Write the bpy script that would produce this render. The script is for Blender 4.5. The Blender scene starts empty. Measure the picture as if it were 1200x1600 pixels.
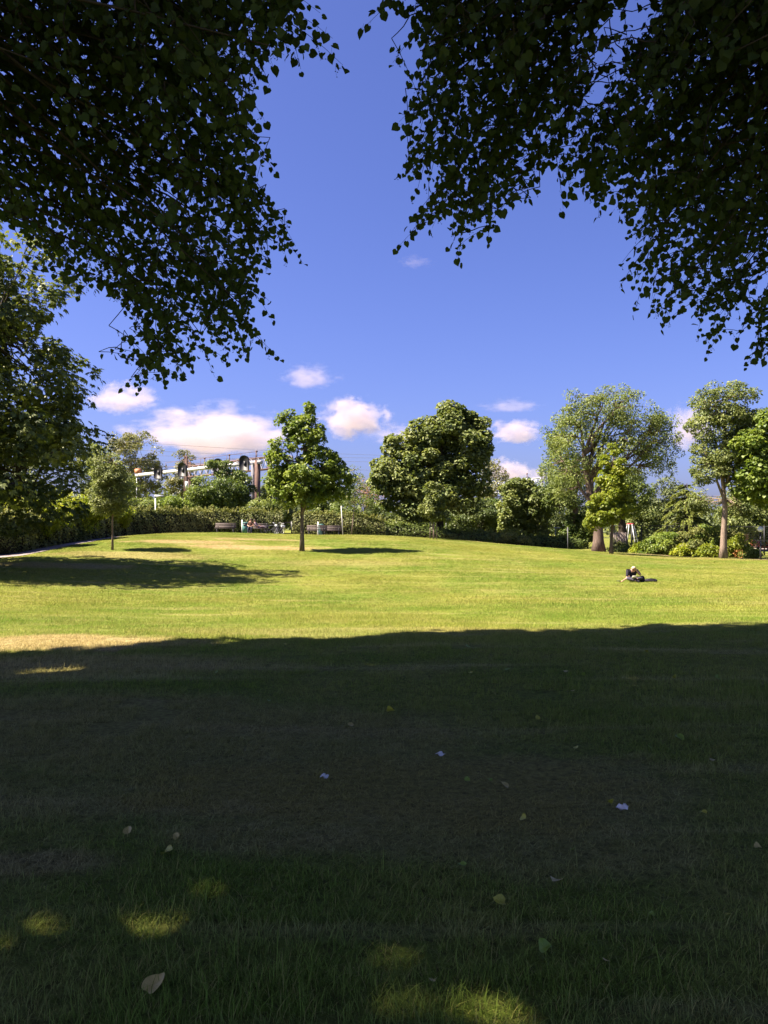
import bpy, bmesh, math, zlib
import numpy as np
from mathutils import Vector, Matrix

sc = bpy.context.scene
COL = sc.collection
RNG = np.random.default_rng(11)
R = math.radians

# ------------------------------------------------------------------ camera, sky, sun, exposure
EYE = 1.6
FPX = 1230.0
PITCH = math.atan(21.0 / FPX)
cam_data = bpy.data.cameras.new('camera')
cam = bpy.data.objects.new('camera', cam_data)
COL.objects.link(cam)
cam_data.sensor_fit = 'VERTICAL'
cam_data.sensor_height = 24.0
cam_data.lens = 24.0 * FPX / 1600.0
cam_data.clip_start = 0.05
cam_data.clip_end = 6000
cam.location = (0, 0, EYE)
cam.rotation_euler = (R(90) + PITCH, 0, 0)
sc.camera = cam

SUN_EL, SUN_AHEAD = R(53), R(-8)
to_sun = Vector((-math.cos(SUN_AHEAD) * math.cos(SUN_EL), math.sin(SUN_AHEAD) * math.cos(SUN_EL), math.sin(SUN_EL)))

world = bpy.data.worlds.new('World')
sc.world = world
world.use_nodes = True
wn = world.node_tree.nodes
wl = world.node_tree.links
wn.clear()
w_out = wn.new('ShaderNodeOutputWorld')
w_bg = wn.new('ShaderNodeBackground')
w_sky = wn.new('ShaderNodeTexSky')
w_sky.sky_type = 'NISHITA'
w_sky.sun_disc = False
w_sky.sun_elevation = SUN_EL
w_sky.sun_rotation = math.atan2(to_sun.x, to_sun.y)
w_sky.altitude = 0
w_sky.air_density = 1.0
w_sky.dust_density = 1.6
w_sky.ozone_density = 3.0
w_bg.inputs['Strength'].default_value = 0.05
w_tint = wn.new('ShaderNodeMixRGB')
w_tint.blend_type = 'MULTIPLY'
w_tint.inputs['Fac'].default_value = 1.0
w_tint.inputs['Color2'].default_value = (0.356, 0.354, 0.610, 1)
wl.new(w_sky.outputs['Color'], w_tint.inputs['Color1'])
wl.new(w_tint.outputs['Color'], w_bg.inputs['Color'])
wl.new(w_bg.outputs['Background'], w_out.inputs['Surface'])

sun_data = bpy.data.lights.new('sun', 'SUN')
sun_data.energy = 3.8
sun_data.angle = R(0.53)
sun_data.color = (1.0, 0.87, 0.70)
sun = bpy.data.objects.new('sun', sun_data)
COL.objects.link(sun)
sun.rotation_euler = (-to_sun).to_track_quat('-Z', 'Y').to_euler()

sc.view_settings.view_transform = 'Standard'
sc.view_settings.look = 'None'
sc.view_settings.gamma = 1.0
sc.view_settings.use_curve_mapping = False
sc.view_settings.exposure = 2.68
sc.render.engine = 'CYCLES'
sc.cycles.use_denoising = True
sc.cycles.max_bounces = 10
sc.cycles.diffuse_bounces = 7
sc.cycles.transmission_bounces = 6
sc.cycles.transparent_max_bounces = 8
sc.cycles.volume_bounces = 6
sc.cycles.volume_max_steps = 256


# ------------------------------------------------------------------ geometry of the view and the ground
def sstep(a, b, v):
    t = np.clip((np.asarray(v, float) - a) / (b - a), 0, 1)
    return t * t * (3 - 2 * t)


def hz(x, y):
    """height of the ground"""
    x = np.asarray(x, float)
    y = np.asarray(y, float)
    dip = -0.92 * sstep(7, 31, y) * (1 - 0.52 * sstep(-4, -19, x))
    dx = (x + 5.0) / np.where(x > -5.0, 14.0, 17.0)
    dy = (y - 61.0) / np.where(y < 61.0, 13.0, 17.0)
    mound = 1.75 * np.exp(-0.5 * (np.abs(dx) ** 2.4 + dy ** 2))
    bank = 1.0 * sstep(76, 88, y) * sstep(24, 4, x)
    ripple = 0.025 * np.sin(x * 0.9 + 1.3 * np.sin(y * 0.31)) * np.sin(y * 0.7 + 0.8 * np.sin(x * 0.4)) * sstep(0, 4, np.abs(y) + np.abs(x))
    return dip + mound + bank + ripple


def gz(x, y):
    return float(hz(x, y))


_c, _s = math.cos(PITCH), math.sin(PITCH)


def pix(px, py, d):
    """point at forward distance d seen at photo pixel (px, py)"""
    u = (px - 600.0) / FPX
    v = (800.0 - py) / FPX
    fy = _c - v * _s
    t = d / fy
    return Vector((u * t, d, EYE + (v * _c + _s) * t))


def proj(p):
    """photo pixels of an (N,3) array"""
    p = np.asarray(p, float)
    q = p - np.array([0, 0, EYE])
    f = q[:, 1] * _c + q[:, 2] * _s
    up = -q[:, 1] * _s + q[:, 2] * _c
    f = np.where(f < 0.05, 0.05, f)
    return 600 + FPX * q[:, 0] / f, 800 - FPX * up / f


def on_ground(px, py):
    """where the sight line through a photo pixel meets the ground"""
    d = 1.5
    while d < 200:
        p = pix(px, py, d)
        if p.z <= gz(p.x, p.y):
            return p
        d += 0.02 + d * 0.002
    return p


def at(px, d):
    """ground point under photo column px at distance d"""
    x = (px - 600.0) / FPX * d
    return Vector((x, d, gz(x, d)))


# ------------------------------------------------------------------ object helpers
def tag(o, label=None, cat=None, group=None, kind=None):
    if label:
        o['label'] = label
    if cat:
        o['category'] = cat
    if group:
        o['group'] = group
    if kind:
        o['kind'] = kind
    return o


def empty(name, loc=(0, 0, 0), rz=0.0):
    o = bpy.data.objects.new(name, None)
    o.location = loc
    o.rotation_euler = (0, 0, rz)
    o.empty_display_size = 0.2
    COL.objects.link(o)
    return o


SEEDS = {}


def thing(name, label, cat, loc=(0, 0, 0), rz=0.0, group=None):
    global RNG
    RNG = np.random.default_rng(zlib.crc32(label.encode()) + SEEDS.get(label, 0))     # every thing grows the same way whatever stands before it
    return tag(empty(name, loc, rz), label, cat, group)


def copy_tree(o, parent=None):
    c = o.copy()
    COL.objects.link(c)
    if parent:
        c.parent = parent
    for ch in o.children:
        copy_tree(ch, c)
    return c


class Geo:
    """collects vertices, triangles, quads and a per-vertex tint; build() makes ONE mesh object"""

    def __init__(self):
        self.v, self.q, self.t, self.c, self.n = [], [], [], [], 0

    def add(self, v, quads=None, tris=None, tint=0.5):
        v = np.asarray(v, np.float32).reshape(-1, 3)
        if quads is not None and len(quads):
            self.q.append(np.asarray(quads, np.int64).reshape(-1, 4) + self.n)
        if tris is not None and len(tris):
            self.t.append(np.asarray(tris, np.int64).reshape(-1, 3) + self.n)
        self.c.append(np.broadcast_to(np.asarray(tint, np.float32), (len(v),)))
        self.v.append(v)
        self.n += len(v)

    def box(self, c, s, rz=0.0, M=None, taper=1.0):
        x, y, z = s[0] / 2, s[1] / 2, s[2] / 2
        p = np.array([(-x, -y, -z), (x, -y, -z), (x, y, -z), (-x, y, -z),
                      (-x * taper, -y * taper, z), (x * taper, -y * taper, z), (x * taper, y * taper, z), (-x * taper, y * taper, z)])
        if rz:
            a, b = math.cos(rz), math.sin(rz)
            p = p @ np.array([[a, b, 0], [-b, a, 0], [0, 0, 1]])
        if M is not None:
            p = p @ np.array(M.to_3x3()).T
        self.add(p + np.array(c), [(0, 3, 2, 1), (4, 5, 6, 7), (0, 1, 5, 4), (1, 2, 6, 5), (2, 3, 7, 6), (3, 0, 4, 7)])

    def tube(self, pts, rad, sides=8, cap=True, tint=0.5, wob=0.0):
        pts = np.asarray([tuple(p) for p in pts], float)
        n = len(pts)
        rad = np.broadcast_to(np.asarray(rad, float), (n,))
        tan = np.gradient(pts, axis=0)
        tan /= np.linalg.norm(tan, axis=1)[:, None] + 1e-9
        ref = np.array([0.0, 0.0, 1.0]) if abs(tan[0, 2]) < 0.9 else np.array([1.0, 0.0, 0.0])
        a = np.linspace(0, 2 * math.pi, sides, endpoint=False)
        rings = []
        for i in range(n):
            u = np.cross(tan[i], ref)
            u /= np.linalg.norm(u) + 1e-9
            w = np.cross(tan[i], u)
            ref = np.cross(u, tan[i]) if i else ref
            rr = rad[i] * (1 + (wob * RNG.uniform(-1, 1, sides) if wob else 0))
            rings.append(pts[i] + (np.cos(a) * rr)[:, None] * u + (np.sin(a) * rr)[:, None] * w)
        v = np.concatenate(rings)
        i, j = np.meshgrid(np.arange(n - 1), np.arange(sides), indexing='ij')
        k = (j + 1) % sides
        q = np.stack([i * sides + j, i * sides + k, (i + 1) * sides + k, (i + 1) * sides + j], -1).reshape(-1, 4)
        t = []
        if cap and sides > 2:
            v = np.concatenate([v, pts[:1], pts[-1:]])
            b, e = n * sides, n * sides + 1
            t = [(b, (s + 1) % sides, s) for s in range(sides)] + [(e, (n - 1) * sides + s, (n - 1) * sides + (s + 1) % sides) for s in range(sides)]
        self.add(v, q, t, tint)

    def torus(self, c, r, rr, axis='x', seg=24, sides=6):
        a = np.linspace(0, 2 * math.pi, seg, endpoint=False)
        b = np.linspace(0, 2 * math.pi, sides, endpoint=False)
        A, B = np.meshgrid(a, b, indexing='ij')
        rad = r + rr * np.cos(B)
        p, q, w = rad * np.cos(A), rad * np.sin(A), rr * np.sin(B)
        v = np.stack([w, p, q] if axis == 'x' else ([p, w, q] if axis == 'y' else [p, q, w]), -1).reshape(-1, 3) + np.array(c)
        i, j = np.meshgrid(np.arange(seg), np.arange(sides), indexing='ij')
        i2, j2 = (i + 1) % seg, (j + 1) % sides
        self.add(v, np.stack([i * sides + j, i2 * sides + j, i2 * sides + j2, i * sides + j2], -1).reshape(-1, 4))

    def lathe(self, prof, c=(0, 0, 0), sides=16):
        """prof: (radius, z) pairs from bottom to top"""
        a = np.linspace(0, 2 * math.pi, sides, endpoint=False)
        v = np.concatenate([np.stack([r * np.cos(a), r * np.sin(a), np.full(sides, z)], -1) for r, z in prof]) + np.array(c)
        n = len(prof)
        i, j = np.meshgrid(np.arange(n - 1), np.arange(sides), indexing='ij')
        k = (j + 1) % sides
        self.add(v, np.stack([i * sides + j, i * sides + k, (i + 1) * sides + k, (i + 1) * sides + j], -1).reshape(-1, 4))

    def mesh(self, name, mat, smooth=False):
        me = bpy.data.meshes.new(name)
        v = np.concatenate(self.v) if self.v else np.zeros((0, 3), np.float32)
        q = np.concatenate(self.q) if self.q else np.zeros((0, 4), np.int64)
        t = np.concatenate(self.t) if self.t else np.zeros((0, 3), np.int64)
        me.vertices.add(len(v))
        me.vertices.foreach_set('co', v.astype(np.float32).ravel())
        me.loops.add(q.size + t.size)
        me.loops.foreach_set('vertex_index', np.concatenate([q.ravel(), t.ravel()]).astype(np.int32))
        me.polygons.add(len(q) + len(t))
        st = np.concatenate([np.arange(len(q)) * 4, q.size + np.arange(len(t)) * 3]).astype(np.int32)
        me.polygons.foreach_set('loop_start', st)
        if smooth:
            me.polygons.foreach_set('use_smooth', np.ones(len(st), bool))
        at_ = me.attributes.new('tint', 'FLOAT', 'POINT')
        at_.data.foreach_set('value', np.concatenate(self.c).astype(np.float32) if self.c else np.zeros(0, np.float32))
        me.update(calc_edges=True)
        me.validate()
        if mat:
            me.materials.append(mat)
        return me

    def build(self, name, mat, parent=None, smooth=False, kind=None):
        o = bpy.data.objects.new(name, self.mesh(name, mat, smooth))
        COL.objects.link(o)
        if parent:
            o.parent = parent
        if kind:
            o['kind'] = kind
        return o


# ------------------------------------------------------------------ materials
def new_mat(name):
    m = bpy.data.materials.new(name)
    m.use_nodes = True
    nt = m.node_tree
    nt.nodes.clear()
    out = nt.nodes.new('ShaderNodeOutputMaterial')
    return m, nt, out


def N(nt, t, **kw):
    n = nt.nodes.new(t)
    for k, v in kw.items():
        if k in n.inputs.keys():
            n.inputs[k].default_value = v
        else:
            setattr(n, k, v)
    return n


def rgb(c):
    return (c[0], c[1], c[2], 1.0)


def plain(name, c, rough=0.6, metal=0.0, var=0.15, scale=6.0, bump=0.0, spec=0.4, coords='Object'):
    m, nt, out = new_mat(name)
    b = N(nt, 'ShaderNodeBsdfPrincipled')
    b.inputs['Roughness'].default_value = rough
    b.inputs['Metallic'].default_value = metal
    b.inputs['Specular IOR Level'].default_value = spec
    tc = N(nt, 'ShaderNodeTexCoord')
    no = N(nt, 'ShaderNodeTexNoise')
    no.inputs['Scale'].default_value = scale
    no.inputs['Detail'].default_value = 6
    no.inputs['Roughness'].default_value = 0.65
    nt.links.new(tc.outputs[coords], no.inputs['Vector'])
    r = N(nt, 'ShaderNodeValToRGB')
    r.color_ramp.elements[0].position = 0.3
    r.color_ramp.elements[1].position = 0.7
    r.color_ramp.elements[0].color = rgb([x * (1 - var) for x in c])
    r.color_ramp.elements[1].color = rgb([min(1, x * (1 + var)) for x in c])
    nt.links.new(no.outputs['Fac'], r.inputs['Fac'])
    nt.links.new(r.outputs['Color'], b.inputs['Base Color'])
    if bump:
        bp = N(nt, 'ShaderNodeBump')
        bp.inputs['Strength'].default_value = bump
        bp.inputs['Distance'].default_value = 0.02
        nt.links.new(no.outputs['Fac'], bp.inputs['Height'])
        nt.links.new(bp.outputs['Normal'], b.inputs['Normal'])
    nt.links.new(b.outputs['BSDF'], out.inputs['Surface'])
    return m


def leaf_mat(name, dark, light, trans=0.35, rough=0.45, spec=0.35, warm=(1.15, 1.15, 0.55), clump=0.6):
    """colour by the per-leaf tint and a slow drift through the crown, part translucent"""
    m, nt, out = new_mat(name)
    L = nt.links.new
    a = N(nt, 'ShaderNodeAttribute', attribute_name='tint')
    geo = N(nt, 'ShaderNodeNewGeometry')
    no = N(nt, 'ShaderNodeTexNoise')
    no.inputs['Scale'].default_value = clump
    no.inputs['Detail'].default_value = 3
    L(geo.outputs['Position'], no.inputs['Vector'])
    add = N(nt, 'ShaderNodeMath', operation='MULTIPLY_ADD')
    L(no.outputs['Fac'], add.inputs[0])
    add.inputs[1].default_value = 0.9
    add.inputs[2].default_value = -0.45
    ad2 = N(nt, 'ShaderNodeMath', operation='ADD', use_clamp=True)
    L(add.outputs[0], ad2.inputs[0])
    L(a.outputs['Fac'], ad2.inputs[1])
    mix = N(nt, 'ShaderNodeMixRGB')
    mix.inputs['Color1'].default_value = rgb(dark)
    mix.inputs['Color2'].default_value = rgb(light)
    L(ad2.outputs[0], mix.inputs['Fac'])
    b = N(nt, 'ShaderNodeBsdfPrincipled')
    b.inputs['Roughness'].default_value = rough
    b.inputs['Specular IOR Level'].default_value = spec
    L(mix.outputs['Color'], b.inputs['Base Color'])
    tr = N(nt, 'ShaderNodeBsdfTranslucent')
    wm = N(nt, 'ShaderNodeMixRGB', blend_type='MULTIPLY')
    wm.inputs['Fac'].default_value = 1.0
    wm.inputs['Color2'].default_value = rgb(warm)
    L(mix.outputs['Color'], wm.inputs['Color1'])
    L(wm.outputs['Color'], tr.inputs['Color'])
    ms = N(nt, 'ShaderNodeMixShader')
    ms.inputs['Fac'].default_value = trans
    L(b.outputs['BSDF'], ms.inputs[1])
    L(tr.outputs['BSDF'], ms.inputs[2])
    L(ms.outputs['Shader'], out.inputs['Surface'])
    return m


def bark_mat(name, c1, c2, scale=(9, 9, 1.6), bump=0.8):
    m, nt, out = new_mat(name)
    L = nt.links.new
    geo = N(nt, 'ShaderNodeNewGeometry')
    mp = N(nt, 'ShaderNodeMapping')
    mp.inputs['Scale'].default_value = scale
    L(geo.outputs['Position'], mp.inputs['Vector'])
    no = N(nt, 'ShaderNodeTexNoise')
    no.inputs['Scale'].default_value = 1.0
    no.inputs['Detail'].default_value = 8
    no.inputs['Roughness'].default_value = 0.7
    L(mp.outputs['Vector'], no.inputs['Vector'])
    r = N(nt, 'ShaderNodeValToRGB')
    r.color_ramp.elements[0].position = 0.36
    r.color_ramp.elements[1].position = 0.64
    r.color_ramp.elements[0].color = rgb(c1)
    r.color_ramp.elements[1].color = rgb(c2)
    L(no.outputs['Fac'], r.inputs['Fac'])
    b = N(nt, 'ShaderNodeBsdfPrincipled')
    b.inputs['Roughness'].default_value = 0.9
    b.inputs['Specular IOR Level'].default_value = 0.15
    L(r.outputs['Color'], b.inputs['Base Color'])
    bp = N(nt, 'ShaderNodeBump')
    bp.inputs['Strength'].default_value = bump
    bp.inputs['Distance'].default_value = 0.06
    L(no.outputs['Fac'], bp.inputs['Height'])
    L(bp.outputs['Normal'], b.inputs['Normal'])
    L(b.outputs['BSDF'], out.inputs['Surface'])
    return m


# dry and worn places of the lawn: photo pixel, half sizes in metres, strength, shade of straw (0 pale, 1 brown)
_dry_px = [(290, 847, 4.2, 1.3, 0.95, 0.0), (400, 856, 4.6, 1.4, 1.0, 0.0), (395, 843, 3.6, 0.9, 0.8, 0.0), (200, 868, 5.0, 2.0, 0.6, 0.2), (100, 884, 4.0, 1.6, 0.75, 0.1),
           (40, 1003, 2.6, 1.0, 0.9, 0.0), (120, 1040, 2.6, 1.0, 0.55, 0.2), (620, 1235, 2.0, 0.9, 0.9, 1.0), (330, 1150, 2.4, 1.2, 0.6, 0.9), (150, 1120, 1.8, 1.0, 0.6, 0.9), (150, 1240, 1.2, 0.6, 0.4, 0.9),
           (760, 1300, 1.1, 0.5, 0.5, 0.8), (480, 1300, 0.9, 0.35, 0.55, 0.6), (540, 880, 5.0, 1.6, 0.3, 0.0), (780, 850, 10.0, 0.9, 0.7, 0.0),
           (1060, 873, 9.0, 0.9, 0.55, 0.3), (900, 1330, 0.9, 0.4, 0.4, 0.7), (700, 985, 5.0, 0.5, 0.25, 0.0), (40, 1350, .5, .2, .7, .4)]
DRY = []
for (px_, py_, rx_, ry_, st_, br_) in _dry_px:
    p_ = on_ground(px_, py_)
    DRY.append((p_.x, p_.y, rx_, ry_, st_, br_))


def grass_tone_group():
    g = bpy.data.node_groups.new('grass_tone', 'ShaderNodeTree')
    g.interface.new_socket('Color', in_out='OUTPUT', socket_type='NodeSocketColor')
    g.interface.new_socket('Dry', in_out='OUTPUT', socket_type='NodeSocketFloat')
    L = g.links.new
    out = g.nodes.new('NodeGroupOutput')
    geo = N(g, 'ShaderNodeNewGeometry')

    def noise(scale, detail=4, rough=0.6, vec=None):
        n = N(g, 'ShaderNodeTexNoise')
        n.inputs['Scale'].default_value = scale
        n.inputs['Detail'].default_value = detail
        n.inputs['Roughness'].default_value = rough
        L(vec or geo.outputs['Position'], n.inputs['Vector'])
        return n.outputs['Fac']

    def math_(op, a, b=None, c=None, clamp=False):
        n = N(g, 'ShaderNodeMath', operation=op, use_clamp=clamp)
        for i, v in enumerate((a, b, c)):
            if v is None:
                continue
            if isinstance(v, (int, float)):
                n.inputs[i].default_value = v
            else:
                L(v, n.inputs[i])
        return n.outputs[0]

    def remap(v, a, b, c=0.0, d=1.0):
        n = N(g, 'ShaderNodeMapRange', interpolation_type='SMOOTHSTEP')
        n.inputs['From Min'].default_value = a
        n.inputs['From Max'].default_value = b
        n.inputs['To Min'].default_value = c
        n.inputs['To Max'].default_value = d
        L(v, n.inputs['Value'])
        return n.outputs['Result']

    def mixc(f, a, b):
        n = N(g, 'ShaderNodeMixRGB')
        for s, v in (('Fac', f), ('Color1', a), ('Color2', b)):
            if isinstance(v, tuple):
                n.inputs[s].default_value = v
            elif isinstance(v, float):
                n.inputs[s].default_value = v
            else:
                L(v, n.inputs[s])
        return n.outputs['Color']

    big = noise(0.11, 4)
    mid = noise(0.9, 4)
    fine = noise(7.0, 3)
    mp = N(g, 'ShaderNodeMapping')
    mp.inputs['Scale'].default_value = (0.16, 1.5, 1.0)
    mp.inputs['Rotation'].default_value = (0, 0, 0.06)
    L(geo.outputs['Position'], mp.inputs['Vector'])
    streak = noise(1.0, 5, 0.65, mp.outputs['Vector'])
    col = mixc(remap(big, 0.36, 0.64), rgb((0.148, 0.226, 0.028)), rgb((0.248, 0.270, 0.048)))
    col = mixc(remap(mid, 0.42, 0.72, 0, 0.5), col, rgb((0.320, 0.305, 0.088)))
    col = mixc(remap(fine, 0.50, 0.72, 0, 0.65), col, rgb((0.065, 0.115, 0.012)))
    col = mixc(remap(streak, 0.50, 0.72, 0, 0.6), col, rgb((0.45, 0.395, 0.165)))
    dry = None
    brown = None
    wob = noise(0.9, 6, 0.72)
    for (x, y, rx, ry, st, br) in DRY:
        sub = N(g, 'ShaderNodeVectorMath', operation='SUBTRACT')
        L(geo.outputs['Position'], sub.inputs[0])
        sub.inputs[1].default_value = (x, y, 0)
        mul = N(g, 'ShaderNodeVectorMath', operation='MULTIPLY')
        L(sub.outputs[0], mul.inputs[0])
        mul.inputs[1].default_value = (1 / rx, 1 / ry, 0)
        ln = N(g, 'ShaderNodeVectorMath', operation='LENGTH')
        L(mul.outputs[0], ln.inputs[0])
        d = math_('MULTIPLY_ADD', wob, 2.0, -1.0)
        v = remap(math_('ADD', ln.outputs['Value'], d), 1.15, 0.55, 0.0, st)
        dry = v if dry is None else math_('MAXIMUM', dry, v)
        bv = math_('MULTIPLY', v, br)
        brown = bv if brown is None else math_('MAXIMUM', brown, bv)
    straw = mixc(remap(fine, 0.3, 0.7), rgb((0.48, 0.38, 0.19)), rgb((0.35, 0.27, 0.115)))
    straw = mixc(brown, straw, rgb((0.290, 0.262, 0.062)))
    col = mixc(dry, col, straw)
    L(col, out.inputs['Color'])
    L(dry, out.inputs['Dry'])
    return g


GRASS_TONE = grass_tone_group()


def lawn_mat():
    m, nt, out = new_mat('lawn')
    L = nt.links.new
    g = N(nt, 'ShaderNodeGroup')
    g.node_tree = GRASS_TONE
    geo = N(nt, 'ShaderNodeNewGeometry')
    no = N(nt, 'ShaderNodeTexNoise')
    no.inputs['Scale'].default_value = 22
    no.inputs['Detail'].default_value = 6
    no.inputs['Roughness'].default_value = 0.75
    L(geo.outputs['Position'], no.inputs['Vector'])
    mr = N(nt, 'ShaderNodeMapRange')
    mr.inputs['From Min'].default_value = 0.3
    mr.inputs['From Max'].default_value = 0.7
    L(no.outputs['Fac'], mr.inputs['Value'])
    mx = N(nt, 'ShaderNodeMixRGB')
    mx.inputs['Color1'].default_value = rgb((0.060, 0.052, 0.018))
    L(mr.outputs['Result'], mx.inputs['Fac'])
    L(g.outputs['Color'], mx.inputs['Color2'])
    b = N(nt, 'ShaderNodeBsdfPrincipled')
    b.inputs['Roughness'].default_value = 0.95
    b.inputs['Specular IOR Level'].default_value = 0.03
    L(mx.outputs['Color'], b.inputs['Base Color'])
    bp = N(nt, 'ShaderNodeBump')
    bp.inputs['Strength'].default_value = 1.0
    bp.inputs['Distance'].default_value = 0.05
    L(no.outputs['Fac'], bp.inputs['Height'])
    L(bp.outputs['Normal'], b.inputs['Normal'])
    L(b.outputs['BSDF'], out.inputs['Surface'])
    return m


def blade_mat():
    m, nt, out = new_mat('grass_blade')
    L = nt.links.new
    g = N(nt, 'ShaderNodeGroup')
    g.node_tree = GRASS_TONE
    a = N(nt, 'ShaderNodeAttribute', attribute_name='tint')
    mr = N(nt, 'ShaderNodeMapRange')
    mr.inputs['To Min'].default_value = 0.65
    mr.inputs['To Max'].default_value = 1.45
    L(a.outputs['Fac'], mr.inputs['Value'])
    mul = N(nt, 'ShaderNodeVectorMath', operation='SCALE')
    L(g.outputs['Color'], mul.inputs[0])
    L(mr.outputs['Result'], mul.inputs['Scale'])
    # one blade in eight has dried to straw
    gt = N(nt, 'ShaderNodeMath', operation='GREATER_THAN')
    L(a.outputs['Fac'], gt.inputs[0])
    gt.inputs[1].default_value = 0.87
    hf = N(nt, 'ShaderNodeMath', operation='MULTIPLY')
    L(gt.outputs[0], hf.inputs[0])
    hf.inputs[1].default_value = 0.7
    mx = N(nt, 'ShaderNodeMixRGB')
    L(hf.outputs[0], mx.inputs['Fac'])
    L(mul.outputs[0], mx.inputs['Color1'])
    mx.inputs['Color2'].default_value = rgb((0.30, 0.245, 0.075))
    b = N(nt, 'ShaderNodeBsdfPrincipled')
    b.inputs['Roughness'].default_value = 0.6
    b.inputs['Specular IOR Level'].default_value = 0.08
    L(mx.outputs['Color'], b.inputs['Base Color'])
    tr = N(nt, 'ShaderNodeBsdfTranslucent')
    L(mx.outputs['Color'], tr.inputs['Color'])
    ms = N(nt, 'ShaderNodeMixShader')
    ms.inputs['Fac'].default_value = 0.4
    L(b.outputs['BSDF'], ms.inputs[1])
    L(tr.outputs['BSDF'], ms.inputs[2])
    L(ms.outputs['Shader'], out.inputs['Surface'])
    return m


M = {
    'lawn': lawn_mat(), 'blade': blade_mat(),
    'path': plain('path_tarmac', (0.20, 0.165, 0.165), 0.9, var=0.2, scale=30, bump=0.3),
    'soil': plain('bare_soil', (0.13, 0.085, 0.055), 0.95, var=0.4, scale=9, bump=0.8),
    'bark_dark': bark_mat('bark_dark', (0.018, 0.014, 0.011), (0.06, 0.048, 0.038)),
    'bark_grey': bark_mat('bark_grey', (0.075, 0.058, 0.045), (0.20, 0.155, 0.125)),
    'bark_pale': bark_mat('bark_pale', (0.11, 0.085, 0.065), (0.25, 0.19, 0.155)),
    'bark_rough': bark_mat('bark_rough', (0.060, 0.044, 0.036), (0.165, 0.120, 0.098), (14, 14, 2.2), 1.0),
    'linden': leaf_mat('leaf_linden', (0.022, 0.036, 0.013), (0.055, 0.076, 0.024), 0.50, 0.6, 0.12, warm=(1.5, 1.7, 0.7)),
    'chestnut': leaf_mat('leaf_chestnut', (0.038, 0.068, 0.016), (0.185, 0.210, 0.050), 0.30, 0.5, 0.3),
    'sycamore': leaf_mat('leaf_sycamore', (0.070, 0.120, 0.018), (0.220, 0.270, 0.055), 0.42, 0.5, 0.3),
    'maple': leaf_mat('leaf_maple', (0.115, 0.165, 0.014), (0.250, 0.270, 0.034), 0.45, 0.5, 0.3),
    'round': leaf_mat('leaf_round_crown', (0.062, 0.094, 0.026), (0.215, 0.240, 0.076), 0.32, 0.55, 0.25),
    'willow': leaf_mat('leaf_willow', (0.092, 0.132, 0.034), (0.235, 0.270, 0.090), 0.38, 0.55, 0.25),
    'poplar': leaf_mat('leaf_poplar', (0.096, 0.111, 0.045), (0.249, 0.237, 0.107), 0.35, 0.5, 0.35),
    'ash': leaf_mat('leaf_ash', (0.075, 0.108, 0.034), (0.230, 0.255, 0.090), 0.35, 0.55, 0.25),
    'youngash': leaf_mat('leaf_young_tree', (0.095, 0.130, 0.048), (0.260, 0.285, 0.120), 0.38, 0.55, 0.25),
    'bush': leaf_mat('leaf_bush', (0.050, 0.088, 0.020), (0.165, 0.205, 0.052), 0.35, 0.5, 0.3),
    'bushgrey': leaf_mat('leaf_bush_grey', (0.056, 0.088, 0.029), (0.147, 0.175, 0.062), 0.35, 0.5, 0.3),
    'lime': leaf_mat('leaf_bright', (0.136, 0.198, 0.014), (0.328, 0.339, 0.034), 0.45, 0.5, 0.3),
    'hedge': leaf_mat('leaf_hedge', (0.055, 0.080, 0.018), (0.255, 0.255, 0.085), 0.3, 0.55, 0.25),
    'copper': leaf_mat('leaf_copper', (0.181, 0.090, 0.051), (0.339, 0.198, 0.119), 0.3, 0.6, 0.2),
    'cedar': leaf_mat('leaf_cedar', (0.051, 0.088, 0.023), (0.186, 0.203, 0.045), 0.25, 0.6, 0.2),
    'far': leaf_mat('leaf_far', (0.062, 0.086, 0.034), (0.136, 0.158, 0.068), 0.25, 0.6, 0.2, clump=0.15),
    'twigs': plain('hedge_twigs', (0.022, 0.020, 0.011), 0.95, var=0.5, scale=9, bump=0.9, spec=0.05),
}


# ------------------------------------------------------------------ leaves, trees, bushes, hedges
def unit(a):
    return a / (np.linalg.norm(a, axis=-1, keepdims=True) + 1e-9)


def rdir(n):
    return unit(RNG.normal(size=(n, 3)))


LEAF_SHAPES = {   # (side, along, lift), quads, tris
    'diamond': (np.array([(0, 0, 0), (0.5, 0.45, 0.10), (0, 1, -0.05), (-0.5, 0.45, 0.10)]), [(0, 1, 2, 3)], []),
    'broad': (np.array([(0, 0, 0), (0.42, 0.18, 0.08), (0.5, 0.62, 0.10), (0, 1, -0.12), (-0.5, 0.62, 0.10), (-0.42, 0.18, 0.08)]),
              [(0, 1, 2, 3), (0, 3, 4, 5)], []),
    'lobed': (np.array([(0, 0, 0), (0.34, 0.10, 0.05), (0.58, 0.48, 0.12), (0.22, 0.60, 0.02), (0, 1.05, -0.12), (-0.22, 0.60, 0.02), (-0.58, 0.48, 0.12), (-0.34, 0.10, 0.05)]),
              [(0, 1, 2, 3), (0, 5, 6, 7)], [(0, 3, 4), (0, 4, 5)]),
    'heart': (np.array([(0, 0.09, 0), (0, 0.45, -0.02), (0, 1.04, -0.16),
                        (0.26, -0.05, 0.05), (0.52, 0.20, 0.11), (0.51, 0.55, 0.10), (0.24, 0.84, 0.0),
                        (-0.26, -0.05, 0.05), (-0.52, 0.20, 0.11), (-0.51, 0.55, 0.10), (-0.24, 0.84, 0.0)]),
              [(0, 3, 4, 1), (1, 4, 5, 6), (0, 1, 8, 7), (1, 10, 9, 8)], [(1, 6, 2), (1, 2, 10)]),
}


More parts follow.
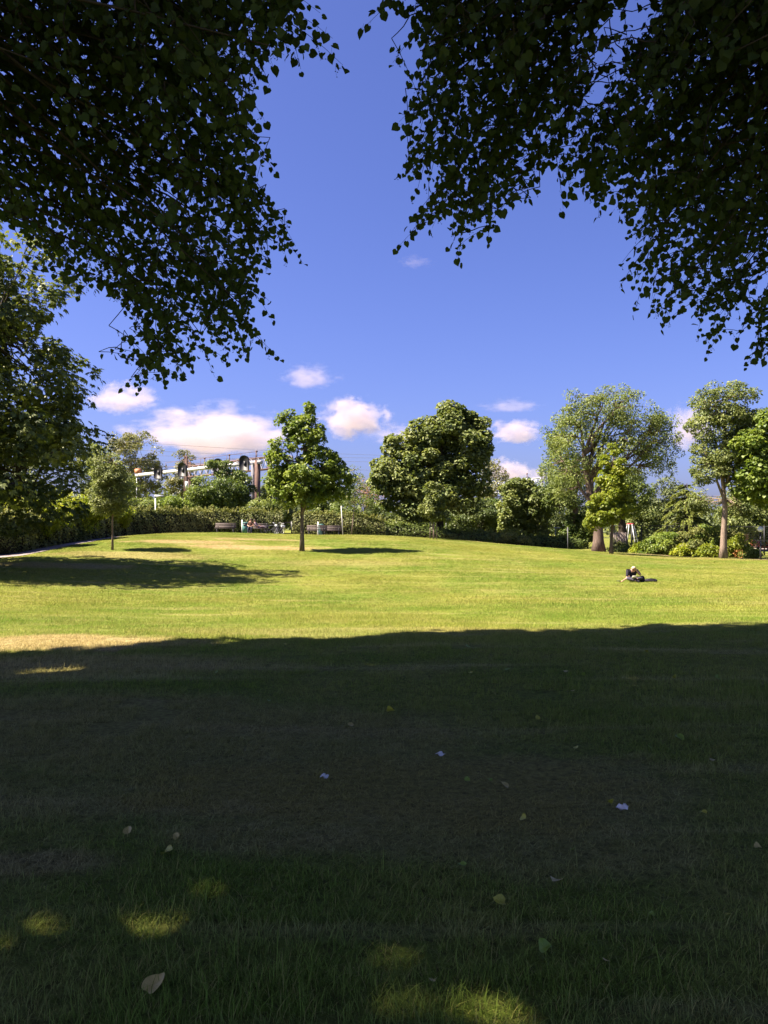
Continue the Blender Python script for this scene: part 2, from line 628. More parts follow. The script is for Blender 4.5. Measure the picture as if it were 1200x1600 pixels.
def add_leaves(geo, pos, axis, nrm, length, width, shape='diamond', tint=0.5):
    n = len(pos)
    if n == 0:
        return
    axis = unit(axis)
    side = unit(np.cross(axis, nrm))
    nn = np.cross(side, axis)
    T, qs, ts = LEAF_SHAPES[shape]
    length = np.broadcast_to(np.asarray(length, float), (n,))
    width = np.broadcast_to(np.asarray(width, float), (n,))
    v = (pos[:, None, :] + T[None, :, 0:1] * (side * width[:, None])[:, None, :]
         + T[None, :, 1:2] * (axis * length[:, None])[:, None, :] + T[None, :, 2:3] * (nn * length[:, None])[:, None, :])
    k = len(T)
    off = (np.arange(n) * k)[:, None, None]
    geo.add(v.reshape(-1, 3), (np.array(qs)[None] + off).reshape(-1, 4),
            (np.array(ts)[None] + off).reshape(-1, 3) if ts else None,
            np.repeat(np.broadcast_to(np.asarray(tint, float), (n,)), k))


def clump_leaves(geo, centre, out, r, n, size, aspect=0.8, shape='diamond', flat=0.65, droop=0.25, up=0.6, tvar=0.25, tbase=None, shell=0.35):
    """leaves over the outer side of one clump of a crown"""
    d = rdir(n) + out * 0.35
    d = unit(d)
    rad = r * RNG.uniform(shell, 1.0, n) ** 0.5
    p = centre + d * rad[:, None] * np.array([1, 1, flat])
    nrm = unit(d * 0.5 + np.array([0, 0, up]) + RNG.normal(0, 0.42, (n, 3)))
    ax = d * 0.7 + np.array([0, 0, -droop]) + RNG.normal(0, 0.5, (n, 3))
    ax = ax - nrm * np.sum(ax * nrm, axis=1)[:, None]
    L = size * RNG.uniform(0.65, 1.3, n)
    t = np.clip((RNG.uniform(0.25, 0.7) if tbase is None else tbase) + RNG.normal(0, tvar, n), 0, 1)
    add_leaves(geo, p, ax, nrm, L, L * aspect, shape, t)


def lobe_points(lobes, n, inner=0.45):
    vol = np.array([l[3] * l[4] * l[5] for l in lobes], float)
    vol = vol ** 0.72
    cnt = np.maximum(3, np.round(n * vol / vol.sum())).astype(int)
    which = RNG.permutation(np.repeat(np.arange(len(lobes)), cnt))
    n = len(which)
    d = rdir(n)
    rad = (RNG.uniform(inner ** 3, 1.0, n)) ** (1 / 3)
    A = np.array([l[:3] for l in lobes], float)[which]
    B = np.array([l[3:] for l in lobes], float)[which]
    wob = 1 + RNG.normal(0, 0.10, n)
    return A + d * B * (rad * wob)[:, None], d


def bent(a, b, sag=0.0, n=5, jit=0.04):
    a, b = np.asarray(a, float), np.asarray(b, float)
    t = np.linspace(0, 1, n)[:, None]
    p = a + (b - a) * t
    ln = np.linalg.norm(b - a)
    p[1:-1] += RNG.normal(0, jit * ln, (n - 2, 3))
    p[:, 2] += (sag * ln * 4 * t * (1 - t))[:, 0]
    return p


def tree(name, label, cat, base, lobes, trunk_r, trunk_top, leaf, bark, clumps=80, per=90, clump_r=0.8, size=0.2, aspect=0.8, shape='diamond',
         limbs=6, fork=0.35, group=None, inner=0.45, flat=0.65, droop=0.25, up=0.6, trunk_path=None, twig_r=0.018, tvar=0.2, sides=9, crown_name='crown', flare=1.35, keep=None, limb_r=0.45, shell=0.35):
    """lobes: ellipsoids (x, y, z, rx, ry, rz) relative to the base; trunk, branches and crown become its parts"""
    base = Vector(base)
    root = thing(name, label, cat, base, 0, group)
    g = Geo()
    if trunk_path is None:
        tp = bent((0, 0, -0.15), (RNG.normal(0, 0.03) * trunk_top, RNG.normal(0, 0.03) * trunk_top, trunk_top), 0, 7, 0.012)
        tp[:2, :2] = 0
    else:
        tp = np.asarray(trunk_path, float)
    k = len(tp)
    rad = trunk_r * (1 - 0.84 * np.linspace(0, 1, k) ** 0.8)
    rad[0] *= flare
    g.tube(tp, rad, sides, wob=0.05)
    g.build('trunk', M[bark], root, smooth=True)
    pts, dirs = lobe_points(lobes, clumps, inner)
    lo = np.array([min(l[2] - l[5] for l in lobes)])
    if keep is not None:
        ok = keep(pts + np.array(base))
        pts, dirs = pts[ok], dirs[ok]
    # limbs
    b = Geo()
    net = [tp[int(k * fork):]]
    order = RNG.permutation(len(pts))
    zt = tp[:, 2]
    for i in order[:limbs]:
        e = pts[i] * np.array([0.9, 0.9, 0.95])
        hgt = np.clip(RNG.uniform(fork, 0.8), 0, 1) * zt[-1]
        hgt = min(hgt, max(e[2] - 0.2, zt[-1] * fork))
        s = np.array([np.interp(hgt, zt, tp[:, 0]), np.interp(hgt, zt, tp[:, 1]), hgt])
        p = bent(s, e, 0.06, 7, 0.03)
        b.tube(p, trunk_r * limb_r * np.linspace(1, 0.15, 7), 6, cap=False, wob=0.04)
        net.append(p[2:])
    net = np.concatenate(net)
    for c in pts:
        j = np.argmin(np.linalg.norm((net - c) * np.array([1, 1, 1.4]), axis=1))
        s = net[j]
        if np.linalg.norm(s - c) > 0.25:
            b.tube(bent(s, c, 0.04, 4, 0.05), np.array([2.2, 1.6, 1.0, 0.4]) * twig_r, 4, cap=False)
    b.build('branches', M[bark], root, smooth=True)
    f = Geo()
    cen = np.mean(pts, axis=0)
    for c, d in zip(pts, dirs):
        o = unit((c - cen) * np.array([1, 1, 0.8]))
        n = int(per * RNG.uniform(0.6, 1.35))
        clump_leaves(f, c, o, clump_r * RNG.uniform(0.7, 1.3), n, size, aspect, shape, flat, droop, up, tvar, None, shell)
    f.build(crown_name, M[leaf], root)
    return root


def bush(name, label, base, lobes, leaf='bush', clumps=40, per=90, clump_r=0.45, size=0.14, aspect=0.7, shape='diamond', group=None, cat='bush', stems=6, inner=0.5, up=0.6, droop=0.2, tvar=0.22, spikes=0):
    base = Vector(base)
    root = thing(name, label, cat, base, 0, group)
    pts, dirs = lobe_points(lobes, clumps, inner)
    gzs = np.array([gz(base.x + p[0], base.y + p[1]) - base.z for p in pts])
    pts[:, 2] = np.maximum(pts[:, 2], gzs + 0.12)
    b = Geo()
    for i in range(min(len(pts), stems + clumps // 3)):
        c = pts[i]
        s = np.array([c[0] * 0.35, c[1] * 0.35, 0])
        s[2] = gz(base.x + s[0], base.y + s[1]) - base.z - 0.05
        b.tube(bent(s, c, 0.05, 4, 0.06), np.array([0.03, 0.022, 0.014, 0.005]), 4, cap=False)
    f = Geo()
    cen = np.mean(pts, axis=0) - np.array([0, 0, 0.6])
    for c in pts:
        o = unit(c - cen)
        clump_leaves(f, c, o, clump_r * RNG.uniform(0.7, 1.3), int(per * RNG.uniform(0.6, 1.3)), size, aspect, shape, 0.7, droop, up, tvar)
    for i in range(spikes):
        c = pts[RNG.integers(len(pts))]
        if c[2] < np.median(pts[:, 2]):
            continue
        h = RNG.uniform(0.5, 1.5)
        tip = c + np.array([RNG.normal(0, 0.15), RNG.normal(0, 0.15), h])
        b.tube(np.array([c, tip]), [0.012, 0.004], 4, cap=False)
        n = int(26 * h)
        t = RNG.uniform(0.1, 1, n)[:, None]
        dd = rdir(n)
        add_leaves(f, c + (tip - c) * t, dd + np.array([0, 0, 0.7]), rdir(n), size * RNG.uniform(0.7, 1.2, n), size * aspect, shape, np.clip(RNG.normal(0.6, 0.2, n), 0, 1))
    b.build('stems', M['bark_dark'], root)
    f.build('foliage', M[leaf], root)
    return root


def along(path, step):
    """resample an xy polyline: points, directions, arc length"""
    p = np.asarray(path, float)
    seg = np.linalg.norm(np.diff(p, axis=0), axis=1)
    s = np.concatenate([[0], np.cumsum(seg)])
    n = max(2, int(s[-1] / step) + 1)
    t = np.linspace(0, s[-1], n)
    q = np.stack([np.interp(t, s, p[:, i]) for i in range(p.shape[1])], -1)
    for _ in range(3):
        q[1:-1, :2] = (q[:-2, :2] + 2 * q[1:-1, :2] + q[2:, :2]) / 4
    d = unit(np.gradient(q[:, :2], axis=0))
    return q, d, t


def hedge(label, path, width, leaf='hedge', dens=330, size=0.085, shoots=5.0, group=None, rough=0.10):
    """path: (x, y, height) rows; a dense clipped wall of leaves over a twiggy heart, with loose shoots on top"""
    q, d, t = along(path, 0.35)
    root = thing('hedge', label, 'hedge', (q[0, 0], q[0, 1], gz(q[0, 0], q[0, 1])), 0, group)
    o = np.array(root.location)
    nrm = np.stack([d[:, 1], -d[:, 0]], -1)
    # heart
    core = Geo()
    rows = []
    prof = [(-0.27, -0.1), (-0.27, 0.35), (-0.20, 0.66), (-0.06, 0.86), (0.06, 0.86), (0.20, 0.66), (0.27, 0.35), (0.27, -0.1)]
    for i in range(len(q)):
        z0 = gz(q[i, 0], q[i, 1])
        for (s, h) in prof:
            w = s * width * 1.55 * RNG.uniform(0.88, 1.05)
            rows.append((q[i, 0] + nrm[i, 0] * w, q[i, 1] + nrm[i, 1] * w, z0 + h * q[i, 2] * RNG.uniform(0.95, 1.03)))
    rows = np.array(rows) - o
    k = len(prof)
    fs = [(i * k + j, (i + 1) * k + j, (i + 1) * k + j + 1, i * k + j + 1) for i in range(len(q) - 1) for j in range(k - 1)]
    fs += [(0, 1, 2, 3), (0, 3, 4, 7), (4, 5, 6, 7)]
    e = (len(q) - 1) * k
    fs += [(e + 3, e + 2, e + 1, e), (e + 7, e + 4, e + 3, e), (e + 7, e + 6, e + 5, e + 4)]
    core.add(rows, fs)
    core.build('stems', M['twigs'], root)
    # leaves
    f = Geo()
    L = t[-1]
    hm = float(np.mean(q[:, 2]))
    n = int(dens * L * (2 * hm + width))
    u = RNG.uniform(0, L, n)
    per = 2 * hm + width
    w = RNG.uniform(0, per, n)
    cx, cy, hh = np.interp(u, t, q[:, 0]), np.interp(u, t, q[:, 1]), np.interp(u, t, q[:, 2])
    dx, dy = np.interp(u, t, d[:, 0]), np.interp(u, t, d[:, 1])
    nx, ny = dy, -dx
    lump = rough * (np.sin(u * 2.1 + 3 * np.sin(u * 0.37)) + np.sin(w * 3.3 + u * 0.9) + np.sin(u * 5.3 + w * 2.0)) / 1.7 - np.abs(RNG.normal(0, 0.09, n))
    front = w < hm
    back = w > hm + width
    top = ~(front | back)
    sfac = np.where(front, 1.0, np.where(back, -1.0, 1 - 2 * (w - hm) / width))
    hgt = np.where(front, w / hm, np.where(back, (per - w) / hm, 1.0)) * hh
    hr = hgt / hh
    inset = 1 - 0.72 * np.clip((hr - 0.42) / 0.58, 0, 1) ** 1.7
    off = np.where(top, sfac * 0.30, sfac * inset) * width / 2 + np.where(top, 0, np.sign(sfac) * lump)
    hgt = hgt + np.where(top, lump * 1.3, 0)
    slope = np.where(top, 1.0, np.clip((hr - 0.42) / 0.58, 0, 1))
    px_, py_ = cx + nx * off, cy + ny * off
    p = np.stack([px_, py_, hz(px_, py_) + np.maximum(hgt, 0.02)], -1)
    out = np.where(top[:, None], np.array([0, 0, 1.0]), np.stack([nx * sfac, ny * sfac, 0.3 + 1.1 * slope], -1))
    nn = unit(out + RNG.normal(0, 0.55, (n, 3)))
    ax = RNG.normal(0, 0.6, (n, 3)) + np.array([0, 0, 0.25])
    S = size * RNG.uniform(0.6, 1.4, n)
    add_leaves(f, p - o, ax - nn * np.sum(ax * nn, 1)[:, None], nn, S * 1.3, S, 'diamond', np.clip(RNG.normal(0.42, 0.2, n) + 0.15 * np.sin(u * 0.6), 0, 1))
    # loose shoots above the clipped line
    ns = int(shoots * L)
    for i in range(ns):
        uu = RNG.uniform(0, L)
        c0 = np.array([np.interp(uu, t, q[:, 0]), np.interp(uu, t, q[:, 1])]) + RNG.normal(0, width * 0.25, 2)
        z0 = gz(c0[0], c0[1]) + np.interp(uu, t, q[:, 2]) - 0.05
        h = RNG.uniform(0.12, 0.5)
        m = int(10 + 26 * h)
        tt = RNG.uniform(0, 1, m)[:, None]
        tip = np.array([RNG.normal(0, 0.12), RNG.normal(0, 0.12), h])
        pp = np.array([c0[0], c0[1], z0]) + tip * tt
        add_leaves(f, pp - o, rdir(m) + np.array([0, 0, 0.5]), rdir(m) + np.array([0, 0, .5]), size * RNG.uniform(0.7, 1.3, m) * 1.3, size, 'diamond', np.clip(RNG.normal(0.65, 0.2, m), 0, 1))
    f.build('foliage', M[leaf], root)
    return root


# ================================================================== SETTING
def ground_sheet():
    def axis(fine_a, fine_b, step, far, n):
        f = np.arange(fine_a, fine_b + 1e-6, step)
        k = np.linspace(0, 1, n + 1)[1:] ** 2
        return np.concatenate([(fine_a - k * (far - abs(fine_a)))[::-1], f, fine_b + k * (far - abs(fine_b))])
    xs = axis(-60, 60, 1.0, 1600, 22)
    ys = axis(-16, 110, 1.0, 2200, 24)
    X, Y = np.meshgrid(xs, ys, indexing='ij')
    v = np.stack([X, Y, hz(X, Y)], -1).reshape(-1, 3)
    i, j = np.meshgrid(np.arange(len(xs) - 1), np.arange(len(ys) - 1), indexing='ij')
    m = len(ys)
    q = np.stack([i * m + j, (i + 1) * m + j, (i + 1) * m + j + 1, i * m + j + 1], -1).reshape(-1, 4)
    g = Geo()
    g.add(v, q)
    return tag(g.build('lawn', M['lawn'], smooth=True), 'park lawn rising to a low mound', 'lawn', kind='structure')


ground_sheet()


def strip(name, mat, path, width, dz, label=None, cat=None, across=6):
    q, d, t = along(path, 0.4)
    w = np.linspace(-0.5, 0.5, across + 1)
    nrm = np.stack([d[:, 1], -d[:, 0]], -1)
    wd = np.broadcast_to(np.asarray(width if np.isscalar(width) else np.interp(t / t[-1], np.linspace(0, 1, len(width)), width), float), (len(q),))
    P = q[:, None, :2] + nrm[:, None, :] * (w[None, :, None] * wd[:, None, None])
    P[:, 0] += RNG.normal(0, 0.04, P[:, 0].shape)
    P[:, -1] += RNG.normal(0, 0.04, P[:, -1].shape)
    z = hz(P[..., 0], P[..., 1]) + dz
    v = np.concatenate([P, z[..., None]], -1).reshape(-1, 3)
    k = across + 1
    i, j = np.meshgrid(np.arange(len(q) - 1), np.arange(across), indexing='ij')
    g = Geo()
    g.add(v, np.stack([i * k + j, i * k + j + 1, (i + 1) * k + j + 1, (i + 1) * k + j], -1).reshape(-1, 4))
    o = g.build(name, mat, smooth=True)
    return tag(o, label, cat, kind='structure')


# path along the foot of the hedge: from the left edge over the shoulder of the mound and behind its crest
PATH = [(-36, 24), (-27, 33), (at(0, 41.5).x, 41.5), (at(70, 47).x, 47), (at(140, 54).x, 54), (at(200, 60).x, 60), (at(300, 65.2).x, 65.2), (at(420, 67.3).x, 67.3), (at(560, 67.8).x, 67.8), (at(700, 69.5).x, 69.5), (10.5, 74), (17, 82)]
strip('path', M['path'], PATH, 1.9, 0.02, 'grey pink tarmac path curving along the foot of the hedge', 'path')
strip('soil_bed', M['soil'], [(at(920, 66).x, 66), (at(1000, 63.5).x, 63.5), (at(1080, 60.5).x, 60.5), (at(1140, 58.8).x, 58.8), (at(1260, 57).x, 57), (48, 55)], 2.4, 0.02,
      'bare brown soil bed along the foot of the laurel bushes', 'soil bed')
strip('soil_bed', M['soil'], [(at(600, 69.5).x, 71.0), (at(700, 71).x, 72.5), (at(800, 74).x, 75), (at(880, 77).x, 78)], 2.6, 0.02,
      'dark earth under the low hedge behind the round tree', 'soil bed')


# ------------------------------------------------------------------ clouds: puffs of lit vapour far off
def cloud_mat(name, dens, seed, edge):
    m, nt, out = new_mat(name)
    L = nt.links.new
    tc = N(nt, 'ShaderNodeTexCoord')
    ln = N(nt, 'ShaderNodeVectorMath', operation='LENGTH')
    L(tc.outputs['Object'], ln.inputs[0])
    add = N(nt, 'ShaderNodeVectorMath', operation='ADD')
    L(tc.outputs['Object'], add.inputs[0])
    add.inputs[1].default_value = (seed * 3.7, seed * 1.9, seed)
    no = N(nt, 'ShaderNodeTexNoise')
    no.inputs['Scale'].default_value = 2.7
    no.inputs['Detail'].default_value = 8
    no.inputs['Roughness'].default_value = 0.62
    L(add.outputs[0], no.inputs['Vector'])
    # flat base: thin out the lower part
    sx = N(nt, 'ShaderNodeSeparateXYZ')
    L(tc.outputs['Object'], sx.inputs[0])
    a = N(nt, 'ShaderNodeMath', operation='MULTIPLY_ADD')
    L(no.outputs['Fac'], a.inputs[0])
    a.inputs[1].default_value = 2.3
    a.inputs[2].default_value = -0.45
    b = N(nt, 'ShaderNodeMath', operation='SUBTRACT')
    L(a.outputs[0], b.inputs[0])
    L(ln.outputs['Value'], b.inputs[1])
    low = N(nt, 'ShaderNodeMapRange')
    low.inputs['From Min'].default_value = -0.55
    low.inputs['From Max'].default_value = 0.05
    low.inputs['To Min'].default_value = -0.5
    low.inputs['To Max'].default_value = 0.0
    L(sx.outputs['Z'], low.inputs['Value'])
    c = N(nt, 'ShaderNodeMath', operation='ADD')
    L(b.outputs[0], c.inputs[0])
    L(low.outputs['Result'], c.inputs[1])
    mr = N(nt, 'ShaderNodeMapRange')
    mr.inputs['From Min'].default_value = 0.0
    mr.inputs['From Max'].default_value = edge * 0.7
    mr.inputs['To Max'].default_value = dens
    L(c.outputs[0], mr.inputs['Value'])
    # nothing may reach the hull
    hull = N(nt, 'ShaderNodeMapRange')
    hull.inputs['From Min'].default_value = 0.98
    hull.inputs['From Max'].default_value = 0.80
    L(ln.outputs['Value'], hull.inputs['Value'])
    mu = N(nt, 'ShaderNodeMath', operation='MULTIPLY')
    L(mr.outputs['Result'], mu.inputs[0])
    L(hull.outputs['Result'], mu.inputs[1])
    v = N(nt, 'ShaderNodeVolumePrincipled')
    v.inputs['Color'].default_value = (0.64, 0.565, 0.62, 1)
    v.inputs['Anisotropy'].default_value = 0.1
    L(mu.outputs[0], v.inputs['Density'])
    L(v.outputs['Volume'], out.inputs['Volume'])
    return m


def cloud(label, px, py, hw, hh, d=1500.0, dens=0.035, edge=0.35, seed=1.0):
    c = pix(px, py, d)
    k = d / FPX
    bm = bmesh.new()
    bmesh.ops.create_icosphere(bm, subdivisions=3, radius=1.0)
    me = bpy.data.meshes.new('cloud')
    bm.to_mesh(me)
    bm.free()
    o = bpy.data.objects.new('cloud', me)
    o.location = c
    o.scale = (hw * k, hw * k * 0.7, hh * k)
    COL.objects.link(o)
    me.materials.append(cloud_mat('cloud_vapour', dens, seed, edge))
    tag(o, label, 'cloud', 'fair weather clouds low over the park')


cloud('small soft pale cloud high above the left tree line, between the linden and the sycamore', 482, 595, 62, 34, 1700, 0.012, 0.7, 1)
cloud('pale pink cloud beside the chestnut crown under the lowest linden twigs', 192, 630, 74, 42, 1500, 0.022, 0.5, 2)
cloud('broad pink cloud bank behind the signal gantry', 330, 690, 165, 70, 1600, 0.018, 0.5, 3.3)
cloud('bright domed cumulus just right of the sycamore top', 553, 664, 76, 56, 1400, 0.03, 0.35, 4)
cloud('thin pale tail of cloud touching the left side of the round tree', 622, 686, 66, 30, 1500, 0.012, 0.7, 5)
cloud('small white cumulus right of the round tree', 808, 680, 56, 34, 1500, 0.03, 0.45, 6)
cloud('faint grey wisp above the small white cumulus', 798, 637, 62, 20, 1700, 0.008, 0.8, 7)
cloud('bright small cloud low over the lattice portal', 793, 742, 50, 34, 1600, 0.03, 0.35, 8)
cloud('low pale cloud between the lattice portal and the tall willow', 838, 748, 46, 26, 1700, 0.014, 0.6, 9)
cloud('white cloud showing between the willow and the tall right tree', 1082, 680, 62, 66, 1500, 0.02, 0.5, 10)
cloud('very faint wisp alone in the blue sky', 650, 412, 40, 16, 1900, 0.004, 0.9, 11)


# ================================================================== TREES AROUND THE LAWN
def lobe(base, px, py, hw, hh, d, ry=None, dd=0.0):
    """an ellipsoid of crown centred on a sight line, in metres relative to the base; hw, hh in photo pixels"""
    c = pix(px, py, d + dd)
    k = (d + dd) / FPX
    return (c.x - base[0], c.y - base[1], c.z - base[2], hw * k, ry if ry else hw * k * 0.9, hh * k)


# horse chestnut on the left edge
def palmate(f, c, out, r, n, size, tvar=0.16):
    d = unit(rdir(n) + out * 0.5)
    p = c + d * (r * RNG.uniform(0.45, 1.0, n) ** 0.5)[:, None] * np.array([1, 1, 0.6])
    nrm = unit(d * 0.45 + np.array([0, 0, 0.75]) + RNG.normal(0, 0.3, (n, 3)))
    ax = d * 0.8 + np.array([0, 0, -0.35]) + RNG.normal(0, 0.3, (n, 3))
    ax = unit(ax - nrm * np.sum(ax * nrm, 1)[:, None])
    sd = np.cross(ax, nrm)
    tb = np.clip(RNG.uniform(0.3, 0.7) + RNG.normal(0, tvar, n), 0, 1)
    for a, l in ((0, 1.0), (0.62, 0.92), (-0.62, 0.92), (1.3, 0.68), (-1.3, 0.68)):
        dirn = ax * math.cos(a) + sd * math.sin(a) - nrm * 0.28
        L = size * l * RNG.uniform(0.75, 1.2, n)
        add_leaves(f, p, dirn, nrm + RNG.normal(0, 0.1, (n, 3)), L, L * 0.42, 'diamond', np.clip(tb + RNG.normal(0, 0.06, n), 0, 1))


def chestnut(label, base, lobes, trunk_r, trunk_top, clumps, per, clump_r, size, group=None, hide_right=None):
    root = thing('horse_chestnut_tree', label, 'tree', base, 0, group)
    g = Geo()
    tp = bent((0, 0, -0.2), (0.2, 0.1, trunk_top), 0, 7, 0.01)
    g.tube(tp, trunk_r * np.array([1.4, 1.05, 0.95, 0.85, 0.65, 0.4, 0.2]), 12, wob=0.05)
    g.build('trunk', M['bark_dark'], root, smooth=True)
    pts, dirs = lobe_points(lobes, clumps, 0.55)
    gl = hz(base[0] + pts[:, 0], base[1] + pts[:, 1]) - base[2]
    pts[:, 2] = np.maximum(pts[:, 2], gl + 0.9)
    b = Geo()
    net = [tp[2:]]
    for i in range(14):
        e = pts[i]
        s = tp[2 + i % 4]
        p = bent(s, e, 0.10, 7, 0.03)
        b.tube(p, trunk_r * 0.4 * np.linspace(1, 0.12, 7), 6, cap=False)
        net.append(p[2:])
    net = np.concatenate(net)
    for c in pts:
        s = net[np.argmin(np.linalg.norm(net - c, axis=1))]
        b.tube(bent(s, c, 0.06, 4, 0.04), np.array([0.04, 0.03, 0.02, 0.008]), 4, cap=False)
    b.build('branches', M['bark_dark'], root, smooth=True)
    f = Geo()
    cen = np.mean(pts, 0)
    for c in pts:
        palmate(f, c, unit((c - cen) * np.array([1, 1, 0.5])), clump_r * RNG.uniform(0.7, 1.3), int(per * RNG.uniform(0.6, 1.3)), size)
    f.build('crown', M['chestnut'], root)
    return root


b_ = Vector((-20.6, 33.8, gz(-20.6, 33.8)))
chestnut('huge dark horse chestnut with drooping five fingered leaves filling the left edge', b_,
         [(0, 0, 8.2, 6.6, 6.0, 6.0), (1.1, -0.5, 11.5, 5.4, 5.2, 3.7), (1.6, 0, 5.0, 6.4, 5.6, 3.6), (-3, 0, 8, 6, 6, 5), (2.4, 0, 8.5, 5.0, 5.5, 4.5)], 0.5, 12.0, 520, 70, 1.05, 0.25,
         'horse chestnuts on the left')
b_ = at(30, 68)
chestnut('dark chestnut crown reaching over the bright shrubs, behind the huge left one', b_,
         [lobe(b_, 45, 730, 80, 70, 68), lobe(b_, 90, 700, 56, 44, 68), lobe(b_, -30, 690, 90, 110, 68)], 0.4, 9, 200, 60, 1.15, 0.28, 'horse chestnuts on the left')

# small clear-stemmed tree on the left of the mound
b_ = at(176, 45)
tree('young_tree', 'slim young tree with egg shaped grey green crown and thin bare stem beside the path', 'tree', b_,
     [lobe(b_, 172, 762, 29, 34, 45), lobe(b_, 168, 732, 22, 32, 45), lobe(b_, 172, 790, 17, 18, 45)], 0.075, 5.0, 'youngash', 'bark_pale', 120, 150, 0.42, 0.13, 0.5,
     limbs=8, fork=0.42, droop=0.1, up=0.5, sides=8, flare=1.15)

# poplars and scrub along the railway
b_ = at(212, 108)
tree('poplar_tree', 'thin grey leaved poplar left of the signal gantry', 'tree', b_,
     [lobe(b_, 212, 712, 40, 36, 108), lobe(b_, 232, 745, 26, 34, 108), lobe(b_, 190, 690, 22, 18, 108), lobe(b_, 205, 770, 28, 26, 108)], 0.22, 10.5, 'poplar', 'bark_pale', 110, 110, 0.8, 0.26, 0.7,
     limbs=9, fork=0.25, droop=0.35, up=0.3)
b_ = at(290, 116)
tree('poplar_tree', 'narrow upright poplar rising behind the second signal head', 'tree', b_,
     [lobe(b_, 290, 728, 15, 28, 116), lobe(b_, 282, 765, 20, 30, 116), lobe(b_, 305, 770, 12, 20, 116)], 0.2, 10, 'poplar', 'bark_grey', 65, 110, 0.75, 0.28, 0.7, limbs=6, fork=0.25)
b_ = at(348, 77)
tree('bushy_tree', 'dense dark green bushy tree with tall shoots under the white signal beam', 'tree', b_,
     [lobe(b_, 345, 772, 46, 40, 77), lobe(b_, 372, 764, 20, 26, 77), lobe(b_, 325, 788, 30, 28, 77), lobe(b_, 338, 728, 9, 17, 77), lobe(b_, 352, 722, 6, 16, 77)], 0.16, 4.5, 'bush', 'bark_dark', 190, 130, 0.65, 0.22, 0.65,
     limbs=10, fork=0.2, up=0.45, droop=0.1)
b_ = at(150, 72)
tree('willow_tree', 'pale green feathery tree between the chestnut and the slim young tree', 'tree', b_,
     [lobe(b_, 150, 740, 24, 46, 72), lobe(b_, 190, 770, 22, 26, 72)], 0.14, 6, 'willow', 'bark_grey', 100, 130, 0.7, 0.2, 0.45, limbs=7, fork=0.25, up=0.2, droop=0.5)

# the sycamore in the middle of the lawn
b_ = at(472, 47)
tree('sycamore_tree', 'young sycamore with spiky top standing alone on the mound', 'tree', b_,
     [lobe(b_, 482, 632, 5, 12, 47), lobe(b_, 481, 648, 9, 20, 47), lobe(b_, 455, 656, 11, 20, 47), lobe(b_, 440, 655, 8, 14, 47), lobe(b_, 498, 668, 10, 18, 47), lobe(b_, 468, 668, 20, 22, 47), lobe(b_, 476, 694, 28, 34, 47), lobe(b_, 444, 718, 26, 30, 47), lobe(b_, 504, 728, 34, 28, 47),
      lobe(b_, 470, 752, 50, 30, 47), lobe(b_, 520, 752, 30, 28, 47), lobe(b_, 440, 752, 22, 22, 47), lobe(b_, 478, 778, 40, 16, 47)], 0.135, 8.0, 'sycamore', 'bark_grey', 380, 52, 0.32, 0.165, 0.95, 'lobed',
     limbs=14, fork=0.26, inner=0.35, up=0.6, droop=0.2, flat=0.75, twig_r=0.014, flare=1.3)

# the big round tree
b_ = at(686, 76)
tree('round_tree', 'big dense round crowned tree on the crest of the lawn', 'tree', b_,
     [lobe(b_, 712, 690, 50, 52, 76), lobe(b_, 700, 665, 34, 30, 76), lobe(b_, 650, 722, 60, 48, 76), lobe(b_, 620, 735, 40, 40, 76), lobe(b_, 725, 735, 38, 52, 76),
      lobe(b_, 640, 775, 48, 36, 76), lobe(b_, 690, 772, 55, 36, 76), lobe(b_, 660, 690, 34, 26, 76), lobe(b_, 735, 690, 28, 40, 76)], 0.55, 10, 'round', 'bark_dark', 420, 130, 0.85, 0.27, 0.9, 'broad',
     limbs=14, fork=0.2, inner=0.66, up=0.8, droop=0.2, flat=0.62, shell=0.7)

# thin birch with a leaning white stem, and the copper scrub
b_ = at(549, 66)
tree('birch_tree', 'sparse young birch with a thin pale leaning stem near the third bench', 'tree', b_,
     [lobe(b_, 552, 748, 16, 24, 66), lobe(b_, 560, 772, 22, 20, 66), lobe(b_, 545, 775, 14, 18, 66)], 0.05, 5.4, 'willow', 'bark_pale', 42, 60, 0.45, 0.13, 0.6,
     limbs=5, fork=0.5, up=0.2, droop=0.4, flare=1.1, trunk_path=[(0, 0, -.1), (0.12, 0, 1.2), (0.25, 0, 2.4), (0.32, 0, 3.6), (0.3, 0, 4.6), (0.25, 0, 5.6)])
b_ = at(583, 84)
bush('copper_shrub', 'dry copper brown shrub left of the big round tree', b_, [lobe(b_, 582, 775, 22, 26, 84), lobe(b_, 570, 765, 16, 16, 84)], 'copper', 45, 60, 0.55, 0.15, 0.4, stems=12)
b_ = at(566, 74)
bush('bush', 'dark green bush behind the leaning birch stem', b_, [lobe(b_, 566, 800, 30, 34, 74), lobe(b_, 590, 815, 26, 22, 74), lobe(b_, 540, 805, 24, 26, 74)], 'bush', 85, 85, 0.5, 0.17, group='shrubs along the far hedge')

